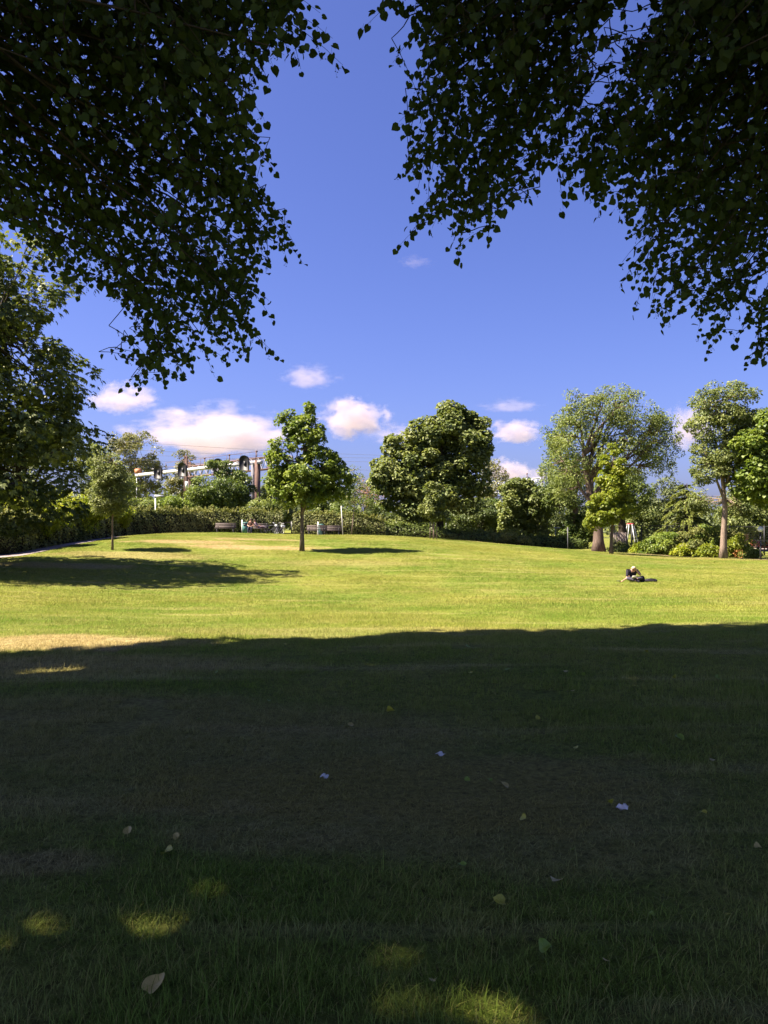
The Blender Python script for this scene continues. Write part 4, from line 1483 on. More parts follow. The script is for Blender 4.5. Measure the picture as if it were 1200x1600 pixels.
# outermost sprays: photo pixel of the tip, direction in degrees (0 right, -90 down), length in metres
TIPS_L = [(536, 102, -28, 0.75), (520, 60, -15, 0.6), (470, 108, -70, 0.5), (420, 130, -60, 0.4), (412, 185, -45, 0.5), (428, 268, -50, 0.55), (425, 250, -30, 0.5), (440, 345, -48, 0.6), (474, 412, -42, 0.95), (462, 385, -50, 0.6),
          (425, 500, -48, 0.6), (420, 470, -30, 0.5), (436, 560, -28, 0.85), (418, 545, -45, 0.6), (335, 588, -60, 0.6), (300, 575, -50, 0.6), (262, 602, -75, 0.5), (196, 606, -140, 0.5), (215, 596, -130, 0.5), (215, 612, -120, 0.6), (176, 462, -80, 0.5), (130, 455, -100, 0.5), (500, 20, -20, 0.6),
          (455, 85, -50, 0.5), (380, 300, -60, 0.5), (400, 400, -60, 0.5), (385, 520, -60, 0.6)]
TIPS_R = [(570, 42, -150, 0.7), (586, 18, -160, 0.6), (614, 98, -145, 0.5), (640, 60, -130, 0.5), (624, 190, -155, 0.45), (655, 140, -120, 0.5), (628, 265, -130, 0.45), (650, 305, -110, 0.5), (620, 388, -150, 0.65), (640, 350, -140, 0.5),
          (715, 412, -100, 0.6), (705, 385, -120, 0.5), (765, 378, -75, 0.5), (825, 310, -60, 0.5), (880, 326, -80, 0.5), (892, 300, -70, 0.5), (935, 340, -90, 0.5), (968, 450, -130, 0.5), (972, 410, -140, 0.4), (992, 488, -110, 0.45), (1035, 512, -110, 0.5), (1106, 556, -120, 0.65),
          (1090, 520, -110, 0.5), (1165, 572, -130, 0.6), (1185, 560, -90, 0.6), (1150, 535, -120, 0.5), (1155, 490, -60, 0.5), (680, 250, -130, 0.5), (690, 330, -110, 0.5), (740, 340, -90, 0.5)]

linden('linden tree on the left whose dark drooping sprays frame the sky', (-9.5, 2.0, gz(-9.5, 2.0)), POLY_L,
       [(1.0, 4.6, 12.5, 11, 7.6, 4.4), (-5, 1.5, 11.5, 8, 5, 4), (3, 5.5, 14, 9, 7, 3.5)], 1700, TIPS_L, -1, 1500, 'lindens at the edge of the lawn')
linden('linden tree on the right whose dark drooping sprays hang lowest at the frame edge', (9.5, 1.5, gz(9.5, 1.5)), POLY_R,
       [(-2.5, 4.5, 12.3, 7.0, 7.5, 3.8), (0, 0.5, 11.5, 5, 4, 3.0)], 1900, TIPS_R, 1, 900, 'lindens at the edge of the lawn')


# ================================================================== FURNITURE OF THE PARK AND RAILWAY
M['wood'] = plain('bench_wood', (0.085, 0.066, 0.062), 0.8, var=0.35, scale=12, bump=0.4)
M['iron'] = plain('dark_iron', (0.030, 0.031, 0.033), 0.5, var=0.3)
M['galv'] = plain('galvanised_steel', (0.42, 0.43, 0.45), 0.45, metal=0.35, var=0.12, scale=14)
M['white_paint'] = plain('white_paint', (0.42, 0.41, 0.405), 0.5, var=0.10, scale=3)
M['rust'] = plain('rusty_brown_steel', (0.115, 0.066, 0.055), 0.75, var=0.35, scale=3, bump=0.3)
M['slate'] = plain('grey_blue_steel', (0.15, 0.15, 0.18), 0.6, var=0.2)
M['grey_door'] = plain('grey_door', (0.032, 0.033, 0.038), 0.6, var=0.15)
M['black'] = plain('matt_black', (0.010, 0.010, 0.013), 0.55, var=0.2)
M['teal'] = plain('teal_paint', (0.055, 0.155, 0.145), 0.5, var=0.15)
M['pale'] = plain('pale_plastic', (0.62, 0.66, 0.64), 0.5, var=0.08)
M['red'] = plain('red_paint', (0.42, 0.035, 0.045), 0.4, var=0.1)
M['orange_paint'] = plain('orange_brown_box', (0.40, 0.16, 0.08), 0.6, var=0.2)
M['glass'] = plain('dark_glass', (0.03, 0.035, 0.04), 0.08, var=0.05, spec=0.6)
M['rubber'] = plain('rubber', (0.02, 0.02, 0.02), 0.8, var=0.2)
M['brick'] = plain('brick_red', (0.30, 0.17, 0.12), 0.85, var=0.3, scale=9)
M['stone'] = plain('pale_stone', (0.42, 0.36, 0.33), 0.85, var=0.15)


# --- benches
def make_bench(label):
    root = thing('park_bench', label, 'bench', (0, 0, 0), 0, 'benches under the far hedge')
    sm, bm_ = Geo(), Geo()
    sm.box((0, 0, 0), (1.75, 0.095, 0.035))
    sme = sm.mesh('slat', M['wood'])
    for i in range(4):
        o = bpy.data.objects.new('slat', sme)
        COL.objects.link(o)
        o.parent = root
        o.location = (0, -0.20 + i * 0.115, 0.45 + 0.01 * abs(i - 1.5))
    for i in range(3):
        o = bpy.data.objects.new('slat', sme)
        COL.objects.link(o)
        o.parent = root
        o.location = (0, 0.245 + i * 0.045, 0.56 + i * 0.135)
        o.rotation_euler = (R(72), 0, 0)
    for s in (-1, 1):
        g = Geo()
        x = s * 0.68
        g.box((x, -0.19, 0.21), (0.06, 0.07, 0.44))
        g.box((x, 0.19, 0.21), (0.06, 0.07, 0.44))
        g.box((x, 0.0, 0.415), (0.055, 0.46, 0.03))
        g.tube(np.array([(x, 0.19, 0.40), (x, 0.28, 0.62), (x, 0.37, 0.88)]), 0.028, 6)
        g.tube(np.array([(x, -0.19, 0.42), (x, -0.2, 0.62), (x, 0.05, 0.66), (x, 0.29, 0.66)]), 0.02, 6)
        g.build('leg_frame', M['iron'], root)
    return root


bench0 = make_bench('brown slatted bench farthest left in front of the long hedge')
for k, (px, d, rz, lb) in enumerate(((352, 66.6, 0.05, None), (403, 67.1, 0.0, 'slatted bench carrying the two resting people'), (495, 67.6, 0.02, 'slatted bench partly hidden by the sycamore trunk'), (517, 67.9, -0.03, 'slatted bench between the teal bin and the leaning white pole'))):
    b = bench0 if k == 0 else copy_tree(bench0)
    if lb:
        b['label'] = lb
    q = at(px, d)
    b.location = q
    b.rotation_euler = (0, 0, rz)


# --- bins
def make_bin(label):
    root = thing('litter_bin', label, 'litter bin', (0, 0, 0), 0, 'teal bins by the benches')
    g = Geo()
    g.box((0.08, 0, 0.56), (0.42, 0.42, 0.86), taper=0.94)
    g.build('body', M['teal'], root)
    g = Geo()
    g.box((0.08, 0, 1.02), (0.46, 0.46, 0.06), taper=0.7)
    g.build('lid', M['teal'], root)
    g = Geo()
    g.box((0.08, -0.208, 0.82), (0.28, 0.02, 0.14))
    g.build('slot', M['black'], root)
    g = Geo()
    g.tube(np.array([(-0.2, 0, -0.1), (-0.2, 0, 1.25)]), 0.055, 8)
    g.build('post', M['pale'], root)  # sunlit left edge of the bin, put in as a pale upright
    return root


bin0 = make_bin('teal litter bin on a pale post between the first bench and the resting people')
bin0.location = at(382, 68.3)
b = copy_tree(bin0)
b['label'] = 'teal litter bin with a pale bar for its sunlit edge, between the sycamore trunk and the third bench'
b.location = at(500.5, 68.6)

# --- gate in the hedge
q = at(449, 69.3)
root = thing('gate', 'wooden gate rail with a dark post in the gap of the hedge', 'gate', q)
g = Geo()
g.box((0.40, 0, 0.55), (0.16, 0.16, 1.3), taper=0.9)
g.build('post', M['iron'], root)
g = Geo()
g.box((-0.46, 0, 0.55), (0.13, 0.13, 1.25), taper=0.9)
g.build('post', M['iron'], root)
g = Geo()
g.box((-0.03, 0, 1.11), (1.0, 0.07, 0.08))
g.build('rail', M['wood'], root)


# --- lamps
def make_lamp(label, h):
    root = thing('park_lamp', label, 'lamp post', (0, 0, 0), 0, 'grey park lamps')
    g = Geo()
    g.tube(np.array([(0, 0, -0.2), (0, 0, 0.9), (0, 0, h)]), [0.085, 0.07, 0.055], 10)
    g.tube(np.array([(0, 0, -0.1), (0, 0, 0.8)]), 0.095, 10)
    g.build('pole', M['galv'], root)
    g = Geo()
    g.box((0.28, 0, h + 0.06), (0.86, 0.34, 0.12), taper=0.8)
    h1 = g.build('lamp_head', M['galv'], root)
    g = Geo()
    g.box((0.34, 0, h - 0.005), (0.55, 0.26, 0.03))
    g.build('lens', M['pale'], h1)
    return root


for k, (px, py, d, lb) in enumerate(((243, 774, 66.5, 'grey lamp with a flat head rising above the left hedge'), (697, 806, 90, 'lamp half hidden in the shade behind the round tree'),
                                     (782, 816, 86, 'lamp with bright flat head in front of the dark bushy tree'), (868, 824, 83, 'lamp with small bright head left of the rough willow trunk'))):
    q = at(px, d)
    top = pix(px, py, d).z - q.z
    o = make_lamp(lb, max(top - 0.1, 1.5))
    o.location = q
    o.rotation_euler = (0, 0, (0.2, 2.6, 0.1, 0.15)[k])

# black lamp at the right edge
q = at(1188, 57.5)
root = thing('lamp_post', 'slim black lamp post with a pale globe at the right edge', 'lamp post', q)
g = Geo()
g.tube(np.array([(0, 0, -.2), (0, 0, .5), (0, 0, 2.05)]), [0.075, 0.06, 0.045], 10)
g.tube(np.array([(0, 0, 1.5), (0, 0, 1.56)]), 0.075, 10)
g.build('pole', M['black'], root)
g = Geo()
g.lathe([(0.01, 2.02), (0.12, 2.05), (0.19, 2.16), (0.2, 2.26), (0.14, 2.38), (0.02, 2.43)], sides=14)
g.build('globe', M['pale'], root, smooth=True)

# leaning white pole
q = at(536, 66.8)
g = Geo()
g.tube(np.array([(0, 0, -.2), (-0.07, 0, 1.2), (-0.16, 0, 2.55)]), [0.042, 0.040, 0.038], 8)
o = g.build('pole', M['white_paint'], smooth=True)
o.location = q
tag(o, 'slightly leaning white pole beside the thin birch stem', 'pole')

# thin fence post by the low bushes on the right
q = at(887, 70)
g = Geo()
g.tube(np.array([(0, 0, -.2), (0, 0, 2.0)]), 0.028, 7)
o = g.build('fence_post', M['slate'])
o.location = q
tag(o, 'thin grey post at the lawn edge left of the rough willow trunk', 'post')


# --- mesh fence behind the laurels
def mesh_fence():
    root = thing('mesh_fence', 'tall dark wire mesh fence behind the laurel bushes', 'fence', at(1010, 71))
    o = np.array(root.location)
    path = [(at(880, 86).x, 86), (at(960, 75.5).x, 75.5), (at(1050, 70).x, 70), (at(1130, 67.5).x, 67.5), (at(1250, 66).x, 66)]
    q, d, t = along(path, 2.6)
    top = []
    for i in range(len(q)):
        z = gz(q[i, 0], q[i, 1])
        g = Geo()
        g.tube(np.array([(q[i, 0], q[i, 1], z - 0.2), (q[i, 0], q[i, 1], z + 2.5)]) - o, 0.05, 6)
        g.build('post', M['black'], root)
        top.append((q[i, 0], q[i, 1], z))
    top = np.array(top)
    g = Geo()
    for h in (0.15, 1.2, 2.42):
        g.tube(top + np.array([0, 0, h]) - o, 0.022, 4)
    g.build('rail', M['iron'], root)
    g = Geo()
    for i in range(len(top) - 1):
        for k in range(0, 26):
            a = top[i] + (top[i + 1] - top[i]) * (k / 26)
            g.tube(np.array([a + (0, 0, 0.1), a + (0, 0, 2.42)]) - o, 0.006, 3, cap=False)
    for h in np.arange(0.3, 2.42, 0.2):
        g.tube(top + np.array([0, 0, h]) - o, 0.006, 3, cap=False)
    g.build('wire_mesh', M['iron'], root, kind='stuff')


mesh_fence()

# weathered board fence beside the dark trunk
q = at(966, 70)
root = thing('board_fence', 'short weathered board fence beside the young maple trunk', 'fence', q)
g = Geo()
g.box((0, 0, 0), (0.13, 0.03, 1.75))
me = g.mesh('board', plain('weathered_board', (0.16, 0.13, 0.12), 0.9, var=0.3, scale=7, bump=0.3))
for k in range(10):
    o = bpy.data.objects.new('board', me)
    COL.objects.link(o)
    o.parent = root
    o.location = (-0.68 + k * 0.15, 0.004 * (k % 3), 0.85 + 0.03 * math.sin(k * 2.1))
    o.rotation_euler = (0, 0.012 * math.sin(k * 3.3), 0)
for h in (0.4, 1.4):
    g = Geo()
    g.box((0, 0.045, h), (1.6, 0.05, 0.09))
    g.build('rail', M['wood'], root)

# --- climbing frame
q = at(985, 77)
root = thing('climbing_frame', 'grey tubular climbing frame with a red top ring in the playground', 'climbing frame', q)
hh = pix(985, 819, 77).z - q.z
for k, (x, y, tx) in enumerate(((-1.0, -0.25, -0.3), (-0.16, 0.8, -0.08), (0.36, -0.75, 0.1), (1.0, 0.3, 0.3))):
    g = Geo()
    g.tube(np.array([(x, y, -0.15), (x * 0.62 + tx * 0.38, y * 0.6, hh * 0.4), (tx, y * 0.2, hh)]), 0.05, 8)
    g.build('leg', M['galv'], root, smooth=True)
g = Geo()
g.tube(np.array([(-0.36, -0.05, hh + 0.02), (0, 0.0, hh + 0.03), (0.36, 0.05, hh + 0.02)]), 0.06, 8)
g.tube(np.array([(-0.08, 0.18, hh), (0.1, -0.18, hh)]), 0.05, 8)
g.build('top_bar', M['red'], root, smooth=True)
g = Geo()
g.box((0.18, 0.2, hh * 0.42), (0.16, 0.16, hh * 0.84), taper=0.8)
g.build('centre_post', M['black'], root)
g = Geo()
for a, bb in (((-0.55, -0.15, hh * 0.62), (0.0, 0.5, hh * 0.62)),):
    g.tube(np.array([a, bb]), 0.025, 6)
g.build('cross_bar', M['galv'], root)

# --- brick wall stub, red car, flat stone
q = at(1163, 77)
root = thing('brick_wall', 'short brick wall end showing above the laurels left of the red car', 'wall', q)
zt = pix(1163, 835, 77).z - q.z
g = Geo()
g.box((0, 0.4, zt / 2 - 0.1), (0.9, 0.40, zt + 0.1))
g.build('core', M['stone'], root)
g = Geo()
g.box((0, 0, 0), (0.215, 0.10, 0.065))
me = g.mesh('brick', M['brick'])
row = 0
z = zt - 0.04
while z > zt - 1.0 and z > 0:
    for k in range(4):
        o = bpy.data.objects.new('brick', me)
        COL.objects.link(o)
        o.parent = root
        o.location = (-0.345 + k * 0.23 + (0.0 if row % 2 else 0.0), 0.165 + 0.004 * ((k + row) % 3), z)
    z -= 0.077
    row += 1
g = Geo()
g.box((0, 0.4, zt + 0.03), (1.0, 0.62, 0.07))
g.build('coping', M['stone'], root)


def car(label, loc, rz):
    root = thing('parked_car', label, 'car', loc, rz)
    sec = [(-2.0, 0.45, 0.80, 0.72), (-1.95, 0.30, 0.92, 0.80), (-1.0, 0.22, 0.98, 0.86), (-0.55, 0.20, 1.02, 0.86), (0.6, 0.20, 1.04, 0.86), (1.75, 0.25, 1.02, 0.84), (2.0, 0.42, 0.95, 0.76)]
    g = Geo()
    rows = []
    for (x, z0, z1, w) in sec:
        rows += [(x, -w + 0.06, z0), (x, -w, z0 + 0.12), (x, -w, z1 - 0.25), (x, -w + 0.1, z1), (x, w - 0.1, z1), (x, w, z1 - 0.25), (x, w, z0 + 0.12), (x, w - 0.06, z0)]
    k = 8
    fs = [(i * k + j, (i + 1) * k + j, (i + 1) * k + (j + 1) % k, i * k + (j + 1) % k) for i in range(len(sec) - 1) for j in range(k)]
    e = (len(sec) - 1) * k
    fs += [(0, 1, 2, 3), (0, 3, 4, 7), (4, 5, 6, 7), (e + 3, e + 2, e + 1, e), (e + 7, e + 4, e + 3, e), (e + 7, e + 6, e + 5, e + 4)]
    g.add(rows, fs)
    g.build('body', M['red'], root)
    g = Geo()
    rows = []
    for (x, z, w) in ((-1.0, 0.99, 0.74), (-0.4, 1.46, 0.60), (0.9, 1.50, 0.60), (1.7, 1.03, 0.72)):
        rows += [(x, -w, z), (x, w, z)]
    rows += [(-1.0, -0.74, 0.97), (-1.0, 0.74, 0.97), (1.7, -0.72, 0.98), (1.7, 0.72, 0.98)]
    g.add(rows, [(0, 2, 3, 1), (2, 4, 5, 3), (4, 6, 7, 5)], [])
    g.add(rows, [(0, 6, 4, 2), (1, 3, 5, 7)])
    g.build('window', M['glass'], root)
    g = Geo()
    g.box((0.25, 0, 1.505), (1.3, 1.2, 0.035))
    g.build('roof', M['red'], root)
    for x in (-1.25, 1.25):
        for y in (-0.78, 0.78):
            g = Geo()
            g.torus((x, y, 0.31), 0.22, 0.10, 'y')
            w = g.build('wheel', M['rubber'], root)
            g = Geo()
            g.lathe([(0.001, -0.02), (0.19, -0.02), (0.19, 0.02), (0.001, 0.03)], sides=14)
            v = g.v[0].copy()
            g.v[0] = np.stack([v[:, 0], v[:, 2] * (1 if y > 0 else -1), v[:, 1]], -1) + np.array([x, y, 0.31], np.float32)
            g.build('rim', M['pale'], w)
    for y in (-0.55, 0.55):
        g = Geo()
        g.lathe([(0.001, 0.05), (0.17, 0.03), (0.19, 0.0)], sides=16)
        v = g.v[0].copy()
        g.v[0] = np.stack([-2.0 - v[:, 2], v[:, 0] + y, v[:, 1] + 0.72], -1)
        g.build('headlight', M['white_paint'], root)
    g = Geo()
    g.box((-2.03, 0, 0.5), (0.08, 1.5, 0.14))
    g.build('bumper', M['black'], root)
    return root


q = at(1192, 80)
g_z = pix(1187, 848, 80).z - 0.72
car('red car with round white headlights, half hidden by the laurels at the right edge', (q.x, q.y, max(q.z, min(g_z, q.z + 1.2))), R(78))
# the car stands on a raised lane
g = Geo()
q2 = at(1192, 80)
g.box((q2.x + 4, q2.y + 1, (max(q2.z, min(g_z, q2.z + 1.2)) + q2.z) / 2 - 0.5), (14, 9, max(q2.z, min(g_z, q2.z + 1.2)) - q2.z + 1.0))
tag(g.build('lane', M['path']), 'tarmac lane behind the right border', 'road', kind='structure')
q = on_ground(1170, 873)
g = Geo()
g.box((0, 0, 0.05), (0.55, 0.42, 0.16), taper=0.85)
o = g.build('flat_stone', M['stone'])
o.location = q
tag(o, 'flat pale stone on the lawn edge in front of the withered shrub', 'stone')

# ------------------------------------------------------------------ railway: signal gantry, portals, wires
A0 = pix(213, 743, 101)
A1 = pix(408, 721.5, 80)
A0.z = A1.z = (A0.z + A1.z) / 2
U = (A1 - A0).normalized()          # along the beam
T = Vector((-U.y, U.x, 0)) * (1 if U.x > 0 else -1)
TR = Vector((0.735, 0.678, 0))      # along the track
beam_len = (A1 - A0).length


def oriented_box(g, c, ax, up, sx, sy, sz):
    """box with its x side along ax"""
    ax = ax.normalized()
    up = up.normalized()
    sd = up.cross(ax)
    Mx = Matrix((ax, sd, up)).transposed()
    p = np.array([(a * sx / 2, b * sy / 2, c_ * sz / 2) for a, b, c_ in ((-1, -1, -1), (1, -1, -1), (1, 1, -1), (-1, 1, -1), (-1, -1, 1), (1, -1, 1), (1, 1, 1), (-1, 1, 1))])
    p = p @ np.array(Mx).T + np.array(c)
    g.add(p, [(0, 3, 2, 1), (4, 5, 6, 7), (0, 1, 5, 4), (1, 2, 6, 5), (2, 3, 7, 6), (3, 0, 4, 7)])


Zu = Vector((0, 0, 1))
gb = Vector((A1.x, A1.y, gz(A1.x, A1.y)))
root = thing('signal_gantry', 'white railway signal beam on rusty posts carrying four black signal heads', 'signal gantry', gb)
rel = lambda p: np.array(Vector(p) - gb)
g = Geo()
oriented_box(g, rel((A0 + A1) / 2), U, Zu, beam_len, 0.36, 0.36)
for k in range(15):
    oriented_box(g, rel(A0 + U * beam_len * (k + 0.5) / 15), U, Zu, 0.05, 0.40, 0.40)
g.build('beam', M['white_paint'], root)
for off, mt, w in ((0.45, 'rust', 0.40), (1.25, 'slate', 0.30)):
    p = A1 - U * (off + 0.2)
    g = Geo()
    h = p.z + 0.35 - gz(p.x, p.y)
    oriented_box(g, rel((p.x, p.y, gz(p.x, p.y) + h / 2 - 0.3)), U, Zu, w * 0.35, w, h + 0.4)
    oriented_box(g, rel((p.x, p.y, gz(p.x, p.y) + h / 2 - 0.3)) + np.array(U) * w * 0.3, U, Zu, 0.04, w * 1.3, h + 0.4)
    oriented_box(g, rel((p.x, p.y, gz(p.x, p.y) + h / 2 - 0.3)) - np.array(U) * w * 0.3, U, Zu, 0.04, w * 1.3, h + 0.4)
    g.build('post', M[mt], root)
p = A0 + U * 0.15
g = Geo()
g.tube(np.array([rel((p.x, p.y, gz(p.x, p.y) - 0.2)), rel((p.x, p.y, p.z))]), 0.06, 6)
g.build('stay', M['galv'], root)
g = Geo()
oriented_box(g, rel(A0 + U * 0.5 + Zu * 0.52), U, Zu, 0.9, 0.5, 0.55)
g.build('junction_box', M['orange_paint'], root)
g = Geo()
for k in range(8):
    s = A0 + U * beam_len * (0.3 + 0.68 * k / 7) + Zu * 0.2 - T * 0.3
    g.tube(np.array([rel(s), rel(s + Zu * 0.9)]), 0.022, 4)
for h in (0.55, 1.08):
    g.tube(np.array([rel(A0 + U * beam_len * 0.3 + Zu * h - T * 0.3), rel(A0 + U * beam_len * 0.98 + Zu * h - T * 0.3)]), 0.022, 4)
g.build('handrail', M['rust'], root)


def signal_head(s, big):
    """black backboard with rounded top, three hoods to its left, grey service door, cable pipe below"""
    c = A0 + U * beam_len * s
    ct = -T * 0.5 if (T.y > 0) else T * 0.5
    c = c + ct
    nrm = ct.normalized()
    axv = Vector((1, 0, 0)) * 0.9 + U * 0.3
    axv.z = 0
    axv.normalize()
    hd = Geo()
    w, h = 0.98 * big, 1.5 * big
    prof = [(-w / 2, -h / 2), (w / 2, -h / 2), (w / 2, h * 0.3), (w * 0.36, h * 0.46), (w * 0.12, h * 0.53), (-w * 0.12, h * 0.53), (-w * 0.36, h * 0.46), (-w / 2, h * 0.3)]
    nb = axv.cross(Zu)
    pts = [np.array(axv) * a + np.array(Zu) * z + np.array(nb) * yy for yy in (-0.16, 0.16) for a, z in prof]
    v = np.array(pts) + rel(c)
    k = len(prof)
    qs = [(i, (i + 1) % k, k + (i + 1) % k, k + i) for i in range(k)]
    fs = [(0, 1, 2, 7), (7, 2, 3, 6), (6, 3, 4, 5)]
    fs += [tuple(reversed([a + k for a in f_])) for f_ in fs]
    hd.add(v, qs + fs)
    ho = hd.build('signal_head', M['black'], root)
    for i in range(3):
        g = Geo()
        cc = rel(c) - np.array(axv) * (w * 0.52) + np.array(Zu) * (h * (0.24 - 0.26 * i))
        a = np.linspace(0, math.pi, 7)
        ring = [np.array(nb) * 0.16 * math.cos(t) + np.array(Zu) * 0.15 * math.sin(t) for t in a]
        vv = [cc + r_ for r_ in ring] + [cc - np.array(axv) * 0.28 + r_ for r_ in ring]
        g.add(np.array(vv), [(j, j + 1, 8 + j, 7 + j) for j in range(6)])
        g.build('hood', M['black'], ho)
    g = Geo()
    oriented_box(g, rel(c) + np.array(axv) * w * 0.12 + np.array(Zu) * (-0.02) + np.array(nb) * (0.18 if nb.y < 0 else -0.18), axv, Zu, w * 0.20, 0.05, h * 0.28)
    g.build('door', M['grey_door'], ho)
    g = Geo()
    oriented_box(g, rel(c) - np.array(Zu) * (h * 0.5 + 0.22) - np.array(axv) * 0.0, axv, Zu, 0.26 * big, 0.24, 0.45)
    g.build('bracket', M['galv'], ho)


for px_ in (253, 291, 347, 388):
    u_ = (px_ - 213) / 195.0
    d_ = 1.0 / ((1 - u_) / 101.0 + u_ / 80.0)      # even steps in the photo are uneven along a beam that runs away
    signal_head((101.0 - d_) / 21.0, 1.0)

# brown mast below the second head
q = at(290, 96)
root2 = thing('catenary_mast', 'rusty brown mast below the second signal head', 'mast', q)
h = pix(290, 712, 96).z - q.z
g = Geo()
g.box((0, 0, h / 2 - 0.2), (0.12, 0.42, h + 0.4))
g.box((-0.15, 0, h / 2 - 0.2), (0.05, 0.5, h + 0.4))
g.box((0.15, 0, h / 2 - 0.2), (0.05, 0.5, h + 0.4))
g.build('post', M['rust'], root2)
g = Geo()
g.box((0.2, -0.28, h * 0.62), (0.34, 0.3, 0.85))
g.build('cabinet', M['pale'], root2)


def truss(label, P0, P1, depth_, post_at, mats, name='catenary_portal'):
    """lattice beam between two points, on one or two posts"""
    b0 = Vector((P1.x, P1.y, gz(P1.x, P1.y)))
    root = thing(name, label, 'portal', b0)
    L = (P1 - P0).length
    ax = (P1 - P0).normalized()
    sd = Vector((-ax.y, ax.x, 0)) * 0.35
    rl = lambda p: np.array(Vector(p) - b0)
    g = Geo()
    for s in (-1, 1):
        for z in (0, -depth_):
            g.tube(np.array([rl(P0 + sd * s + Zu * z), rl(P1 + sd * s + Zu * z)]), 0.075, 5)
    g.build('chord', M[mats[0]], root)
    n = int(L / (depth_ * 1.1))
    g = Geo()
    for s in (-1, 1):
        for k in range(n):
            a = P0 + ax * L * k / n + sd * s
            m_ = P0 + ax * L * (k + 0.5) / n + sd * s
            c = P0 + ax * L * (k + 1) / n + sd * s
            g.tube(np.array([rl(a), rl(m_ - Zu * depth_), rl(c)]), 0.05, 4)
    g.build('lattice', M[mats[1]], root)
    for t in post_at:
        p = P0 + ax * L * t
        z = gz(p.x, p.y)
        g = Geo()
        g.box(tuple(rl((p.x, p.y, (z + p.z + 0.6) / 2 - 0.2))), (0.14, 0.34, p.z + 0.6 - z + 0.4))
        g.box(tuple(rl((p.x - 0.16, p.y, (z + p.z + 0.6) / 2 - 0.2))), (0.05, 0.40, p.z + 0.6 - z + 0.4))
        g.box(tuple(rl((p.x + 0.16, p.y, (z + p.z + 0.6) / 2 - 0.2))), (0.05, 0.40, p.z + 0.6 - z + 0.4))
        g.build('post', M[mats[2]], root)
    for t in (0.2, 0.5, 0.8):
        p = P0 + ax * L * t
        g = Geo()
        g.tube(np.array([rl(p), rl(p + Zu * 0.7)]), 0.06, 6)
        g.lathe([(0.05, 0.7), (0.12, 0.75), (0.12, 0.85), (0.05, 0.9)], c=rl(p), sides=8)
        g.build('insulator', M['rust'], root)
    return root


p0, p1 = pix(296, 729, 99), pix(432, 713, 84)
p0.z = p1.z = (p0.z + p1.z) / 2
truss('brown lattice portal running behind the white signal beam', p0, p1, 1.3, (0.0, 0.93), ('rust', 'slate', 'rust'))
p0, p1 = pix(738, 755, 128), pix(848, 748, 112)
p0.z = p1.z = (p0.z + p1.z) / 2
truss('pale lattice portal right of the big round tree', p0, p1, 1.7, (0.0, 0.99), ('galv', 'galv', 'slate'))

NAMES = ['topmost overhead wire at the left of the sky', 'second overhead wire from the top', 'middle one of the overhead wires', 'fourth overhead wire, close above the signal beam', 'lowest overhead wire, sagging behind the signal heads']
for k, (px0, py0, px1, py1) in enumerate(((150, 686, 620, 712), (150, 700, 640, 716), (150, 707, 660, 722), (150, 714, 700, 737), (150, 723, 760, 748))):
    a = np.array(pix(px0, py0, 92 + 3 * k))
    c = np.array(pix(px1, py1, 118 + 4 * k))
    g = Geo()
    g.tube(bent(a, c, -0.006, 14, 0.0), 0.017, 4)
    tag(g.build('overhead_wire', M['slate']), NAMES[k], 'wire', 'overhead railway wires')

# ------------------------------------------------------------------ bicycles by the gate
def make_bicycle(label):
    root = thing('bicycle', label, 'bicycle', (0, 0, 0), 0, 'bicycles leaning by the gate')
    g = Geo()
    bb, st, hd, hb = (0, 0, 0.30), (-0.16, 0, 0.74), (0.42, 0, 0.78), (0.47, 0, 0.62)
    ra, fa = (-0.46, 0, 0.34), (0.56, 0, 0.34)
    for a, c in ((bb, st), (st, hd), (bb, hb), (ra, bb), (ra, st), (hd, hb), (hb, fa), (st, (-0.19, 0, 0.86)), (hd, (0.40, 0, 0.95))):
        g.tube(np.array([a, c]), 0.021, 6)
    g.tube(np.array([(-0.6, 0, 0.72), (-0.2, 0, 0.72)]), 0.015, 5)
    g.tube(np.array([(0, -0.09, 0.22), (0, 0.09, 0.38)]), 0.012, 5)
    g.build('frame', M['slate'], root)
    for x in (-0.46, 0.56):
        g = Geo()
        g.torus((x, 0, 0.34), 0.325, 0.026, 'y', 28, 6)
        w = g.build('wheel', M['rubber'], root)
        g = Geo()
        g.torus((x, 0, 0.34), 0.295, 0.012, 'y', 28, 5)
        for k in range(14):
            t = k * math.pi / 7
            g.tube(np.array([(x, 0.012 * (-1) ** k, 0.34), (x + 0.295 * math.cos(t), 0, 0.34 + 0.295 * math.sin(t))]), 0.003, 3, cap=False)
        g.build('rim', M['galv'], w)
    g = Geo()
    g.box((-0.20, 0, 0.89), (0.26, 0.14, 0.06), taper=0.75)
    g.build('saddle', M['black'], root)
    g = Geo()
    g.tube(np.array([(0.28, -0.27, 0.98), (0.36, -0.2, 1.0), (0.40, 0, 0.97), (0.36, 0.2, 1.0), (0.28, 0.27, 0.98)]), 0.014, 6)
    g.build('handlebar', M['galv'], root)
    g = Geo()
    g.box((0.58, 0, 0.72), (0.2, 0.26, 0.2), taper=1.2)
    g.build('basket', M['pale'], root)
    return root


bk = make_bicycle('dark bicycle parked right beside the resting people')
q = at(421, 67.4)
bk.location = q
bk.rotation_euler = (R(6), 0, 0.25)
b2 = copy_tree(bk)
b2['label'] = 'bicycle turned end on, leaning on the hedge close to the gate'
b2.location = at(434.5, 67.6)
b2.rotation_euler = (R(9), 0, 1.1)


